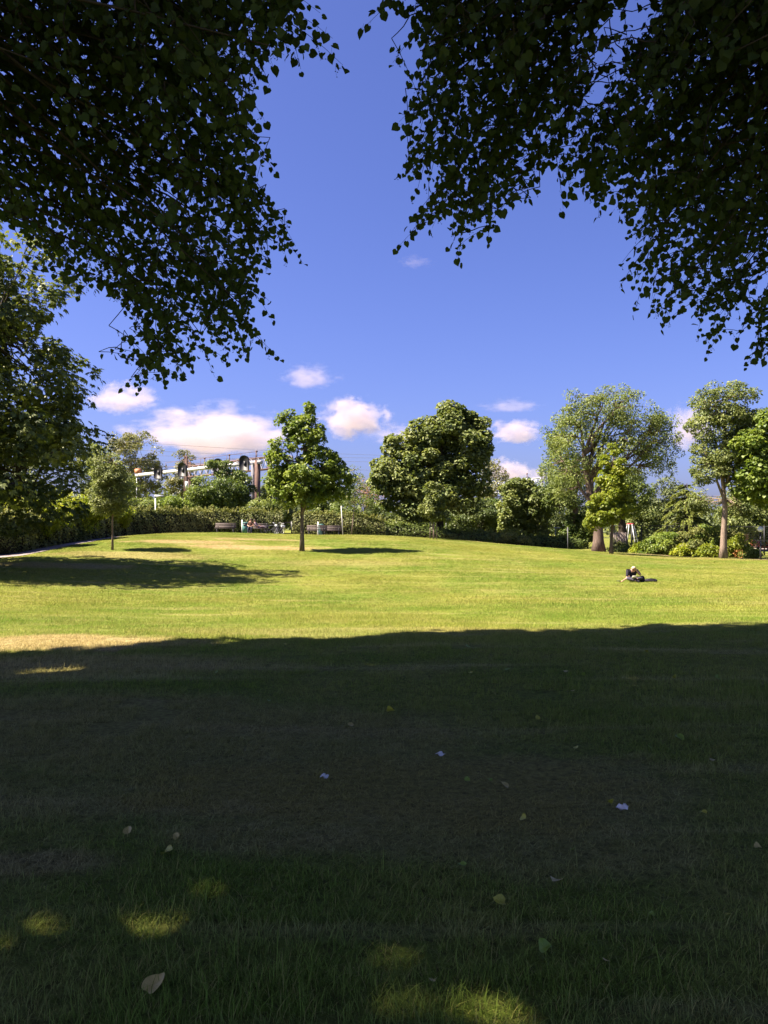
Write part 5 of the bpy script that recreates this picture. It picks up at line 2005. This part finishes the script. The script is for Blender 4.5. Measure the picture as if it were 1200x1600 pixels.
# ================================================================== PEOPLE
M['skin'] = plain('skin', (0.42, 0.235, 0.165), 0.55, var=0.06, spec=0.3)
M['cloth_black'] = plain('black_cloth', (0.022, 0.020, 0.028), 0.9, var=0.3, scale=20, bump=0.3, spec=0.1)
M['cloth_grey'] = plain('grey_cloth', (0.060, 0.056, 0.075), 0.9, var=0.25, scale=16, bump=0.3, spec=0.1)
M['cloth_lilac'] = plain('lilac_cloth', (0.13, 0.095, 0.12), 0.9, var=0.2, scale=16, bump=0.3, spec=0.1)
M['cloth_rust'] = plain('rust_cloth', (0.09, 0.050, 0.036), 0.9, var=0.25, scale=16, bump=0.3, spec=0.1)
M['cloth_jeans'] = plain('denim', (0.035, 0.040, 0.060), 0.9, var=0.25, scale=22, bump=0.3, spec=0.1)
M['hair_fair'] = plain('cropped_fair_hair', (0.44, 0.285, 0.20), 0.7, var=0.15, scale=40, bump=0.4)
M['lips'] = plain('lips_and_lashes', (0.19, 0.085, 0.065), 0.5, var=0.1)
M['hair_dark'] = plain('dark_hair', (0.035, 0.024, 0.018), 0.6, var=0.3, scale=40, bump=0.4)
M['paper'] = plain('white_paper', (0.62, 0.58, 0.50), 0.7, var=0.03)


def skin_body(name, chains, mat, parent, root_key, levels=2):
    """chains: lists of (key, (x, y, z), radius); equal keys join. One continuous skinned surface."""
    idx, co, rad, ed = {}, [], [], []
    for ch in chains:
        prev = None
        for (k, p, r) in ch:
            if k not in idx:
                idx[k] = len(co)
                co.append(p)
                rad.append(r)
            if prev is not None:
                ed.append((prev, idx[k]))
            prev = idx[k]
    me = bpy.data.meshes.new(name)
    me.from_pydata(co, ed, [])
    o = bpy.data.objects.new(name, me)
    COL.objects.link(o)
    md = o.modifiers.new('skin', 'SKIN')
    md.use_smooth_shade = True
    if not me.skin_vertices:
        bpy.context.view_layer.objects.active = o
        lay = me.attributes
    for i, r in enumerate(rad):
        me.skin_vertices[0].data[i].radius = (r, r) if not isinstance(r, tuple) else r
        me.skin_vertices[0].data[i].use_root = False
    me.skin_vertices[0].data[idx[root_key]].use_root = True
    sb = o.modifiers.new('smooth', 'SUBSURF')
    sb.levels = sb.render_levels = levels
    dg = bpy.context.evaluated_depsgraph_get()
    nm = bpy.data.meshes.new_from_object(o.evaluated_get(dg), depsgraph=dg)
    o.modifiers.clear()
    o.data = nm
    nm.name = name
    nm.materials.clear()
    nm.materials.append(mat)
    for p in nm.polygons:
        p.use_smooth = True
    if parent:
        o.parent = parent
    return o


def lerp(a, b, t):
    return tuple(a[i] + (b[i] - a[i]) * t for i in range(3))


def hand(tag_, wrist, d, side):
    """palm and five curled fingers growing from a wrist along d"""
    w, d = Vector(wrist), Vector(d).normalized()
    s = Vector(side).normalized()
    n = d.cross(s).normalized()
    palm = w + d * 0.06
    ch = [[(tag_ + 'w', tuple(w), 0.026), (tag_ + 'p', tuple(palm), 0.034)]]
    for k, (off, ln) in enumerate(((-0.028, 0.058), (-0.010, 0.070), (0.010, 0.066), (0.028, 0.052))):
        a = palm + d * 0.025 + s * off
        m = a + d * ln * 0.5 - n * 0.012
        e = m + d * ln * 0.35 - n * 0.03
        ch.append([(tag_ + 'p', None, 0), (tag_ + 'a%d' % k, tuple(a), 0.010), (tag_ + 'm%d' % k, tuple(m), 0.009), (tag_ + 'e%d' % k, tuple(e), 0.008)])
    t1 = w + d * 0.035 + s * -0.035
    ch.append([(tag_ + 'p', None, 0), (tag_ + 't1', tuple(t1), 0.011), (tag_ + 't2', tuple(t1 + d * 0.04 - s * 0.02 - n * 0.01), 0.009)])
    return ch


def figure(label, loc, J, hair, shirt, trousers, hair_full, group=None, rz=0.0, bare_legs=False, shoe='cloth_black', short_sleeves=True):
    """J: joints pelvis, waist, chest, neck, head, face (unit vector), and per side l/r shoulder, elbow, wrist, hip, knee, ankle, toe"""
    root = thing('person', label, 'person', loc, rz, group)
    face = Vector(J['face']).normalized()
    hd = Vector(J['head'])
    upv = (hd - Vector(J['neck'])).normalized()
    rt = face.cross(upv).normalized()
    body = [[('pelvis', J['pelvis'], 0.14), ('waist', J['waist'], 0.125), ('chest', J['chest'], (0.155, 0.125)), ('neck', J['neck'], 0.058), ('skull', tuple(hd), 0.088), ('crown', tuple(hd + upv * 0.075), 0.062)],
            [('skull', None, 0), ('jaw', tuple(hd + face * 0.062 - upv * 0.05), 0.05)]]
    for s in 'lr':
        body.append([('chest', None, 0), (s + 'sh', J[s + 'sh'], 0.062), (s + 'el', J[s + 'el'], 0.042), (s + 'w', J[s + 'wr'], 0.026)])
        dv = Vector(J[s + 'wr']) - Vector(J[s + 'el'])
        sdv = dv.cross(Vector((0.3, 0.2, 1))).normalized()
        body += hand(s, J[s + 'wr'], dv, sdv)
        body.append([('pelvis', None, 0), (s + 'hip', J[s + 'hip'], 0.088), (s + 'mid', lerp(J[s + 'hip'], J[s + 'kn'], 0.5), 0.075), (s + 'kn', J[s + 'kn'], 0.056), (s + 'calf', lerp(J[s + 'kn'], J[s + 'an'], 0.35), 0.054), (s + 'an', J[s + 'an'], 0.036),
                     (s + 'toe', J[s + 'toe'], 0.032)])
    skin_body('body', body, M['skin'], root, 'pelvis')
    # face
    g = Geo()
    nb = hd + face * 0.092 + upv * -0.008
    g.tube(np.array([tuple(nb + upv * 0.028), tuple(nb + face * 0.012 - upv * 0.008), tuple(nb - upv * 0.014 - face * 0.008)]), [0.008, 0.014, 0.006], 6)
    for sg in (-1, 1):
        e = hd + rt * 0.088 * sg - face * 0.005
        g.tube(np.array([tuple(e + upv * 0.03), tuple(e + rt * sg * 0.012), tuple(e - upv * 0.03)]), [0.008, 0.014, 0.006], 6)
    g.build('nose_and_ears', M['skin'], root, smooth=True)
    g = Geo()
    for sg in (-1, 1):
        e = hd + face * 0.083 + upv * 0.018 + rt * 0.032 * sg
        g.tube(np.array([tuple(e - rt * 0.011), tuple(e + rt * 0.011)]), 0.007, 6)
    e = hd + face * 0.095 - upv * 0.048
    g.tube(np.array([tuple(e - rt * 0.022), tuple(e + rt * 0.022)]), 0.004, 5)
    g.build('eyes_and_mouth', M['lips'], root)
    # hair: a cap over the skull
    g = Geo()
    rows = []
    nu, nv = 16, 7
    for i in range(nv):
        ph = math.pi * 0.5 * i / (nv - 1) * (1.12 if hair_full else 0.95)
        for j in range(nu):
            th = 2 * math.pi * j / nu
            k = 0.093 if not hair_full else 0.106
            front = max(0.0, math.cos(th))
            ph2 = ph * (1 - 0.32 * front)
            v = upv * math.cos(ph2) * k * 1.12 + (face * math.cos(th) + rt * math.sin(th)) * math.sin(ph2) * k
            rows.append(tuple(hd + upv * 0.022 + v))
    g.add(rows, [(i * nu + j, i * nu + (j + 1) % nu, (i + 1) * nu + (j + 1) % nu, (i + 1) * nu + j) for i in range(nv - 1) for j in range(nu)])
    g.build('hair', M[hair], root, smooth=True)
    # clothes
    tor = [[('pelvis', lerp(J['pelvis'], J['waist'], 0.15), 0.158), ('waist', J['waist'], 0.145), ('chest', J['chest'], (0.19, 0.15)), ('nk', lerp(J['chest'], J['neck'], 0.80), 0.088)]]
    for s in 'lr':
        e = lerp(J[s + 'sh'], J[s + 'el'], 0.85) if short_sleeves else lerp(J[s + 'el'], J[s + 'wr'], 0.9)
        c_ = [('chest', None, 0), (s + 'sh', J[s + 'sh'], 0.078)]
        if not short_sleeves:
            c_.append((s + 'el', J[s + 'el'], 0.056))
        c_.append((s + 'cuff', e, 0.062 if short_sleeves else 0.042))
        tor.append(c_)
    skin_body('shirt', tor, M[shirt], root, 'chest')
    leg = [[('pelvis', J['pelvis'], 0.155), ('wb', lerp(J['pelvis'], J['waist'], 0.5), 0.14)]]
    for s in 'lr':
        c_ = [('pelvis', None, 0), (s + 'hip', J[s + 'hip'], 0.105), (s + 'mid', lerp(J[s + 'hip'], J[s + 'kn'], 0.55), 0.092)]
        if bare_legs:
            c_.append((s + 'hem', lerp(J[s + 'hip'], J[s + 'kn'], 0.85), 0.088))
        else:
            c_ += [(s + 'kn', J[s + 'kn'], 0.070), (s + 'hem', lerp(J[s + 'kn'], J[s + 'an'], 0.92), 0.052)]
        leg.append(c_)
    skin_body('shorts' if bare_legs else 'trousers', leg, M[trousers], root, 'pelvis')
    for s in 'lr':
        a, t = Vector(J[s + 'an']), Vector(J[s + 'toe'])
        d = (t - a)
        skin_body('shoe', [[('h', tuple(a - d * 0.25 + Vector((0, 0, -0.01))), 0.045), ('m', tuple(a + d * 0.5), 0.048), ('t', tuple(t + d * 0.15), 0.036)]], M[shoe], root, 'm')
    return root


# the reader on the lawn, bent forward over a white page
q = at(988, 34)
figure('person with cropped fair hair and dark top sitting on the lawn, bent over a page', q, dict(
    pelvis=(0.03, 0.14, 0.14), waist=(0.02, 0.11, 0.29), chest=(0.0, 0.0, 0.44), neck=(-0.01, -0.13, 0.535), head=(-0.03, -0.23, 0.595), face=(-0.05, -0.72, -0.68),
    lsh=(-0.20, -0.01, 0.475), lel=(-0.28, -0.10, 0.16), lwr=(-0.50, -0.20, 0.06), rsh=(0.20, -0.01, 0.475), rel=(0.32, -0.08, 0.28), rwr=(0.09, -0.22, 0.50),
    lhip=(-0.09, 0.06, 0.13), lkn=(-0.30, -0.28, 0.17), lan=(0.02, -0.42, 0.08), ltoe=(0.14, -0.46, 0.05),
    rhip=(0.14, 0.06, 0.13), rkn=(0.33, -0.26, 0.19), ran=(0.04, -0.36, 0.15), rtoe=(-0.10, -0.40, 0.12)),
    'hair_fair', 'cloth_black', 'cloth_grey', False)
g = Geo()
g.box((q.x - 0.68, q.y - 0.26, q.z + 0.06), (0.10, 0.16, 0.02), rz=0.5)
tag(g.build('phone', M['black']), 'black phone by the outstretched hand of the seated reader', 'phone')
g = Geo()
mx = Matrix.Rotation(R(-38), 4, 'X')
g.box((q.x - 0.06, q.y - 0.40, q.z + 0.225), (0.19, 0.20, 0.012), M=mx)
g.box((q.x - 0.06, q.y - 0.40, q.z + 0.213), (0.20, 0.21, 0.006), M=mx)
tag(g.build('book', M['paper']), 'white open page held in the lap of the person on the lawn', 'book')


def soft_bag(label, loc, sx, sy, sz, name='bag', mat='cloth_black'):
    root = thing(name, label, 'bag', loc)
    bm = bmesh.new()
    bmesh.ops.create_icosphere(bm, subdivisions=3, radius=1.0)
    for v in bm.verts:
        n = 0.13 * math.sin(v.co.x * 4 + v.co.y * 3) + 0.10 * math.sin(v.co.y * 6 + v.co.z * 5)
        v.co = Vector((math.copysign(abs(v.co.x) ** 0.75, v.co.x) * sx, math.copysign(abs(v.co.y) ** 0.75, v.co.y) * sy, (max(v.co.z, -0.6) + 0.6 + n * (v.co.z > 0)) * sz / 1.6))
    me = bpy.data.meshes.new(name)
    bm.to_mesh(me)
    bm.free()
    me.materials.append(M[mat])
    for p in me.polygons:
        p.use_smooth = True
    o = bpy.data.objects.new('body', me)
    COL.objects.link(o)
    o.parent = root
    g = Geo()
    g.tube(np.array([(-sx * 0.6, -sy * 0.5, sz * 0.7), (-sx * 0.2, -sy * 0.8, sz * 1.1), (sx * 0.3, -sy * 0.8, sz * 1.05), (sx * 0.7, -sy * 0.4, sz * 0.6)]), 0.016, 6)
    g.build('strap', M['black'], root)
    return root


p = at(988, 34)
soft_bag('dark rucksack standing close against the seated reader', (p.x + 0.40, p.y + 0.02, p.z), 0.13, 0.12, 0.24, 'rucksack', 'cloth_black')
p = at(1015.5, 34)
soft_bag('black bag lying flat on the grass to the right of the reader', p, 0.30, 0.18, 0.13, 'bag', 'cloth_black')

# two people on the second bench
q = at(403, 67.1)
zb = 0.45
figure('dark haired person in a rust coloured top at the left end of the second bench', (q.x - 0.62, q.y, q.z), dict(
    pelvis=(0, 0.02, zb + 0.11), waist=(0, 0.06, zb + 0.27), chest=(0, 0.08, zb + 0.46), neck=(0.01, 0.05, zb + 0.63), head=(0.02, 0.03, zb + 0.75), face=(0.5, -0.85, -0.1),
    lsh=(-0.19, 0.08, zb + 0.52), lel=(-0.25, -0.05, zb + 0.27), lwr=(-0.10, -0.22, zb + 0.20), rsh=(0.19, 0.08, zb + 0.52), rel=(0.24, -0.05, zb + 0.27), rwr=(0.08, -0.22, zb + 0.20),
    lhip=(-0.10, -0.02, zb + 0.08), lkn=(-0.13, -0.44, zb + 0.07), lan=(-0.13, -0.46, 0.09), ltoe=(-0.14, -0.62, 0.05),
    rhip=(0.10, -0.02, zb + 0.08), rkn=(0.13, -0.44, zb + 0.07), ran=(0.14, -0.40, 0.09), rtoe=(0.15, -0.56, 0.05)),
    'hair_dark', 'cloth_rust', 'cloth_jeans', True, 'people resting on the second bench')
figure('person in lilac lounging on the second bench with legs stretched along the seat', (q.x - 0.12, q.y, q.z), dict(
    pelvis=(0.10, 0.03, zb + 0.11), waist=(0.02, 0.04, zb + 0.25), chest=(-0.10, 0.05, zb + 0.42), neck=(-0.16, 0.04, zb + 0.57), head=(-0.17, 0.02, zb + 0.69), face=(0.75, -0.6, -0.1),
    lsh=(-0.11, -0.13, zb + 0.46), lel=(0.04, -0.20, zb + 0.24), lwr=(0.22, -0.14, zb + 0.26), rsh=(-0.08, 0.22, zb + 0.46), rel=(0.06, 0.26, zb + 0.26), rwr=(0.24, 0.16, zb + 0.26),
    lhip=(0.16, -0.06, zb + 0.08), lkn=(0.52, -0.12, zb + 0.20), lan=(0.88, -0.12, zb + 0.07), ltoe=(0.96, -0.12, zb + 0.20),
    rhip=(0.16, 0.10, zb + 0.08), rkn=(0.55, 0.10, zb + 0.12), ran=(0.93, 0.08, zb + 0.07), rtoe=(1.00, 0.08, zb + 0.20)),
    'hair_dark', 'cloth_lilac', 'cloth_lilac', False, 'people resting on the second bench', short_sleeves=False)

# ================================================================== SMALL THINGS ON THE GRASS
M['fallen'] = leaf_mat('leaf_fallen', (0.26, 0.26, 0.025), (0.48, 0.42, 0.06), 0.25)
M['fallen_tan'] = leaf_mat('leaf_fallen_tan', (0.30, 0.235, 0.060), (0.48, 0.38, 0.120), 0.2)
M['fallen_green'] = leaf_mat('leaf_fallen_green', (0.13, 0.21, 0.02), (0.26, 0.32, 0.05), 0.25)


def fallen_leaf(px, py, size_px, mat, label, group=None, tilt=0.35):
    p = on_ground(px, py)
    s = size_px * p.y / FPX
    g = Geo()
    # heart outline filled by rings, curled at the rim and creased along the midrib
    th = np.linspace(0, 2 * math.pi, 28, endpoint=False)
    ox = 0.50 * np.sin(th) * (1 + 0.10 * np.cos(th))
    oy = -0.50 * np.cos(th) + 0.16 * np.exp(-((th - 0) / 0.45) ** 2) + 0.16 * np.exp(-((th - 2 * math.pi) / 0.45) ** 2) + 0.14 * np.exp(-((th - math.pi) / 0.28) ** 2)
    tooth = 1 + 0.025 * np.sin(th * 14)
    cu = RNG.normal(0, 0.22, 4)
    rows, tints = [], []
    for r in (0.02, 0.3, 0.55, 0.8, 1.0):
        x, y = ox * r * (tooth if r == 1 else 1), oy * r
        z = 0.10 * np.abs(x) + r ** 2 * (0.10 + cu[0] * np.sin(th + cu[1] * 9) * 0.5 + cu[2] * np.sin(2 * th + cu[3] * 9) * 0.5) + RNG.normal(0, 0.008, 28)
        rows.append(np.stack([x, y, z], -1))
        vein = np.clip(np.abs(np.sin(th * 3.5)) ** 0.5, 0, 1)
        tints.append(np.clip(RNG.uniform(0.3, 0.7) * (0.55 + 0.45 * vein) + RNG.normal(0, 0.06, 28), 0, 1))
    i_, j_ = np.meshgrid(np.arange(4), np.arange(28), indexing='ij')
    k_ = (j_ + 1) % 28
    g.add(np.concatenate(rows), np.stack([i_ * 28 + j_, i_ * 28 + k_, (i_ + 1) * 28 + k_, (i_ + 1) * 28 + j_], -1).reshape(-1, 4), None, np.concatenate(tints))
    g.tube(np.array([(0, -0.36, 0), (0.04, -0.62, 0.06), (0.02, -0.85, 0.02)]), 0.018, 4, tint=0.5)
    o = g.build('fallen_leaf', M[mat])
    o.scale = (s, s, s)
    o.location = (p.x, p.y, p.z + 0.026 + 0.15 * s)
    o.rotation_euler = (RNG.normal(tilt, 0.15), RNG.normal(0, 0.3), RNG.uniform(0, 6.28))
    return tag(o, label, 'leaf', group)


for a in ((240, 1557, 36, 'fallen_tan', 'large pale dry leaf nearest the bottom left of the lawn'), (261, 1342, 20, 'fallen', 'yellow green fallen leaf in the grass left of the worn patch'),
          (870, 1388, 21, 'fallen_tan', 'round tan fallen leaf lying alone in the right foreground'), (782, 1420, 19, 'fallen', 'narrow yellow fallen leaf left below the round tan one'),
          (852, 1494, 20, 'fallen_green', 'green fallen leaf closest to the bottom on the right half'), (610, 1117, 13, 'fallen', 'round yellow leaf at the middle of the shaded lawn'),
          (790, 1236, 13, 'fallen_tan', 'tan leaf on the right end of the worn brown patch'), (818, 1287, 12, 'fallen', 'small olive leaf between the tan leaf and the white scrap'),
          (1062, 1160, 14, 'fallen_green', 'pale green leaf far right in the shade'), (1114, 1195, 9, 'fallen_tan', 'tiny round pale leaf at the far right of the shade'),
          (722, 1362, 12, 'fallen_green', 'grey green leaf below the worn brown patch'), (948, 1515, 13, 'fallen_tan', 'brown curled leaf near the bottom right'),
          (200, 1308, 14, 'fallen_tan', 'thin pale leaf left of the yellow green one'), (275, 1316, 11, 'fallen_tan', 'small brown leaf just above the yellow green one'),
          (678, 1545, 14, 'fallen_tan', 'orange brown leaf in the sun fleck at the bottom middle'), (1184, 1333, 12, 'fallen_tan', 'dull leaf close to the right edge')):
    fallen_leaf(a[0], a[1], a[2], a[3], a[4])
for (px, py, s) in ((730, 1226, 9), (765, 1226, 8), (955, 1261, 9), (548, 1139, 9), (840, 1128, 8), (895, 1085, 7), (895, 1336, 9), (1100, 1278, 9), (1053, 1063, 8), (1121, 1063, 8), (792, 1051, 8),
                    (735, 1056, 7), (911, 1059, 7), (884, 1054, 7), (731, 1014, 7), (706, 1030, 6), (1009, 1022, 7), (1147, 1085, 7), (420, 1100, 7), (310, 1130, 7), (445, 1010, 6), (338, 1055, 7), (900, 1175, 8), (1015, 1174, 8), (1018, 1440, 9), (1137, 1440, 9)):
    fallen_leaf(px, py, s, ('fallen', 'fallen_tan', 'fallen_green')[int(RNG.integers(3))], 'tiny pale fallen leaf scattered in the shaded grass', 'tiny leaves scattered in the shade')


def litter(px, py, size_px, label):
    p = on_ground(px, py)
    s = size_px * p.y / FPX
    g = Geo()
    n = 6
    u, v = np.meshgrid(np.linspace(-0.5, 0.5, n), np.linspace(-0.5, 0.5, n), indexing='ij')
    z = 0.16 * np.sin(u * 7 + v * 3) + 0.12 * np.sin(v * 8 - u * 2) + RNG.normal(0, 0.04, u.shape)
    P_ = np.stack([u + RNG.normal(0, 0.05, u.shape), v * 0.75 + RNG.normal(0, 0.05, u.shape), z], -1).reshape(-1, 3) * s
    i, j = np.meshgrid(np.arange(n - 1), np.arange(n - 1), indexing='ij')
    g.add(P_, np.stack([i * n + j, (i + 1) * n + j, (i + 1) * n + j + 1, i * n + j + 1], -1).reshape(-1, 4))
    o = g.build('paper_scrap', M['paper'])
    o.location = (p.x, p.y, p.z + 0.05)
    o.rotation_euler = (0.5, 0, RNG.uniform(0, 6))
    tag(o, label, 'litter', 'white paper scraps on the grass')


litter(973, 1275, 17, 'largest crumpled white paper scrap, on the right of the lawn')
litter(688, 1189, 12, 'white paper scrap on the worn patch in the middle')
litter(507, 1225, 12, 'bluish white paper scrap at the left of the worn patch')


# ================================================================== GRASS
def blade_patch(name, size, n, h, w, segs, lean=0.5):
    """a square turf of bent blades centred on the origin"""
    p = RNG.uniform(-size / 2, size / 2, (n, 2))
    # blades stand in loose tufts
    tuft = RNG.uniform(-size / 2, size / 2, (max(6, n // 14), 2))
    k = RNG.integers(0, len(tuft), n)
    m = RNG.uniform(0, 1, n) < 0.6
    p[m] = tuft[k[m]] + RNG.normal(0, size * 0.035, (m.sum(), 2))
    a = RNG.uniform(0, 2 * math.pi, n)
    dr = np.stack([np.cos(a), np.sin(a), np.zeros(n)], -1)
    sd = np.stack([-np.sin(a), np.cos(a), np.zeros(n)], -1)
    H = h * RNG.gamma(6, 1 / 6, n)
    ln = H * np.abs(RNG.normal(lean, 0.35, n))
    H[::9] *= 1.5
    W = w * RNG.uniform(0.6, 1.3, n)
    base = np.concatenate([p, np.full((n, 1), -0.01)], 1)
    rows = []
    for s in range(segs + 1):
        t = s / segs
        c = base + np.array([0, 0, 1.0]) * (H * (t - 0.25 * t * t * np.minimum(ln / H, 1.5)))[:, None] + dr * (ln * t ** 2)[:, None]
        ww = W * (1 - t) ** 0.6 if s < segs else W * 0
        if s < segs:
            rows += [c - sd * ww[:, None] / 2, c + sd * ww[:, None] / 2]
        else:
            rows += [c]
    v = np.stack(rows, 1)
    kv = v.shape[1]
    off = (np.arange(n) * kv)[:, None, None]
    q = np.array([(2 * s, 2 * s + 1, 2 * s + 3, 2 * s + 2) for s in range(segs - 1)]).reshape(1, -1, 4)
    t = np.array([[(2 * segs - 2, 2 * segs - 1, 2 * segs)]])
    g = Geo()
    g.add(v.reshape(-1, 3), (q + off).reshape(-1, 4) if segs > 1 else None, (t + off).reshape(-1, 3), np.repeat(RNG.uniform(0, 1, n), kv))
    o = bpy.data.objects.new(name, g.mesh(name, M['blade']))
    return o


turf = bpy.data.collections.new('turf')
PATCHES = []
for k in range(4):
    PATCHES.append(('turf_a%d' % k, 0.5, 2100, 0.036, 0.0034, 3, 0.95))
for k in range(4):
    PATCHES.append(('turf_b%d' % k, 0.5, 1000, 0.036, 0.005, 2, 0.8))
for k in range(4):
    PATCHES.append(('turf_c%d' % k, 1.0, 1500, 0.034, 0.011, 2, 0.6))
for a in PATCHES:
    turf.objects.link(blade_patch(*a))


def path_side(x, y):
    """True on the lawn side of the path and hedges"""
    pp, d, t = along(PATH, 0.5)
    ds = (x[:, None] - pp[None, :, 0]) ** 2 + (y[:, None] - pp[None, :, 1]) ** 2
    i = np.argmin(ds, 1)
    cr = d[i, 0] * (y - pp[i, 1]) - d[i, 1] * (x - pp[i, 0])
    return (np.sqrt(ds.min(1)) > 1.05), cr < 0


def scatter():
    P_, var = [], []

    def field(y0, y1, step, first, spread):
        ys = np.arange(y0, y1, step)
        for y in ys:
            w = spread(y)
            xs = np.arange(-w, w, step)
            P_.append(np.stack([xs + RNG.uniform(-.1, .1, len(xs)) * step, np.full(len(xs), y) + RNG.uniform(-.1, .1, len(xs)) * step], -1))
            var.append(first + RNG.integers(0, 4, len(xs)))
    field(1.2, 7.5, 0.45, 0, lambda y: 0.56 * y + 1.8)
    field(7.5, 20, 0.45, 4, lambda y: 0.53 * y + 1.8)
    field(20, 72, 0.9, 8, lambda y: 0.52 * y + 2.5)
    p = np.concatenate(P_)
    v = np.concatenate(var)
    far = p[:, 1] > 20
    ok = np.ones(len(p), bool)
    off, lawn_side = path_side(p[far, 0], p[far, 1])
    # on the right the laurels' bed ends the lawn
    edge = np.interp(p[far, 0], [-60, 6, 12, 16.5, 21.5, 25.5, 30.7, 50], [90, 74, 74, 68, 64.5, 61.5, 59.0, 56.5])
    ok[far] = off & (lawn_side | (p[far, 0] > 8)) & (p[far, 1] < edge)
    p, v = p[ok], v[ok]
    # thin and bald spots, most of all on the worn ground
    bald = 0.03 + 0.05 * (np.sin(p[:, 0] * 2.3 + np.sin(p[:, 1] * 1.7)) * np.sin(p[:, 1] * 2.9 + p[:, 0]) > 0.5)
    for (x, y, rx, ry, st, br) in DRY:
        bald = np.maximum(bald, (0.10 + 0.22 * br) * st * np.exp(-((p[:, 0] - x) / rx) ** 2 - ((p[:, 1] - y) / ry) ** 2))
    ok = (RNG.uniform(0, 1, len(p)) > bald) | (p[:, 1] > 19) | (p[:, 1] < 5.2)
    p, v = p[ok], v[ok]
    n = len(p)
    e = 0.15
    sx = (hz(p[:, 0] + e, p[:, 1]) - hz(p[:, 0] - e, p[:, 1])) / (2 * e)
    sy = (hz(p[:, 0], p[:, 1] + e) - hz(p[:, 0], p[:, 1] - e)) / (2 * e)
    rz = RNG.integers(0, 4, n) * (math.pi / 2)
    rot = np.zeros((n, 3))
    for i in range(n):
        nrm = Vector((-sx[i], -sy[i], 1)).normalized()
        qn = Vector((0, 0, 1)).rotation_difference(nrm)
        ro = (qn.to_matrix() @ Matrix.Rotation(rz[i], 3, 'Z')).to_euler()
        rot[i] = ro[:]
    me = bpy.data.meshes.new('grass')
    me.vertices.add(n)
    me.vertices.foreach_set('co', np.concatenate([p, hz(p[:, 0], p[:, 1])[:, None]], 1).astype(np.float32).ravel())
    me.attributes.new('variant', 'INT', 'POINT').data.foreach_set('value', v.astype(np.int32))
    me.attributes.new('turn', 'FLOAT_VECTOR', 'POINT').data.foreach_set('vector', rot.astype(np.float32).ravel())
    # worn ground carries shorter grass
    sc_ = np.clip(RNG.uniform(0.75, 1.35, n) + 0.35 * np.sin(p[:, 0] * 0.7 + 2 * np.sin(p[:, 1] * 0.5)) * np.sin(p[:, 1] * 0.9 + p[:, 0] * 0.3), 0.5, 1.9)
    zs = sc_ * RNG.uniform(0.85, 1.15, n)
    for (x, y, rx, ry, st, br) in DRY:
        zs *= 1 - 0.45 * st * np.exp(-(((p[:, 0] - x) / rx) ** 2 + ((p[:, 1] - y) / ry) ** 2))
    me.attributes.new('size', 'FLOAT_VECTOR', 'POINT').data.foreach_set('vector', np.stack([np.ones(n), np.ones(n), zs], -1).astype(np.float32).ravel())
    o = bpy.data.objects.new('grass', me)
    COL.objects.link(o)
    tag(o, 'short mown grass blades covering the lawn', 'grass', kind='stuff')
    ng = bpy.data.node_groups.new('grow_grass', 'GeometryNodeTree')
    ng.interface.new_socket('Geometry', in_out='INPUT', socket_type='NodeSocketGeometry')
    ng.interface.new_socket('Geometry', in_out='OUTPUT', socket_type='NodeSocketGeometry')
    gi, go = ng.nodes.new('NodeGroupInput'), ng.nodes.new('NodeGroupOutput')
    iop = ng.nodes.new('GeometryNodeInstanceOnPoints')
    ci = ng.nodes.new('GeometryNodeCollectionInfo')
    ci.inputs['Collection'].default_value = turf
    ci.inputs['Separate Children'].default_value = True
    ci.inputs['Reset Children'].default_value = True

    def attr(name, t):
        a = ng.nodes.new('GeometryNodeInputNamedAttribute')
        a.data_type = t
        a.inputs['Name'].default_value = name
        return [s for s in a.outputs if s.name == 'Attribute' and s.enabled][0]
    ng.links.new(gi.outputs[0], iop.inputs['Points'])
    ng.links.new(ci.outputs[0], iop.inputs['Instance'])
    iop.inputs['Pick Instance'].default_value = True
    ng.links.new(attr('variant', 'INT'), iop.inputs['Instance Index'])
    ng.links.new(attr('turn', 'FLOAT_VECTOR'), iop.inputs['Rotation'])
    ng.links.new(attr('size', 'FLOAT_VECTOR'), iop.inputs['Scale'])
    ng.links.new(iop.outputs[0], go.inputs[0])
    md = o.modifiers.new('grow', 'NODES')
    md.node_group = ng
    return n


print('turf patches', scatter())
open('/tmp/tri.txt', 'w').write(str(0)) if False else print('triangles', sum(len(me.loops) - 2 * len(me.polygons) for me in bpy.data.meshes))
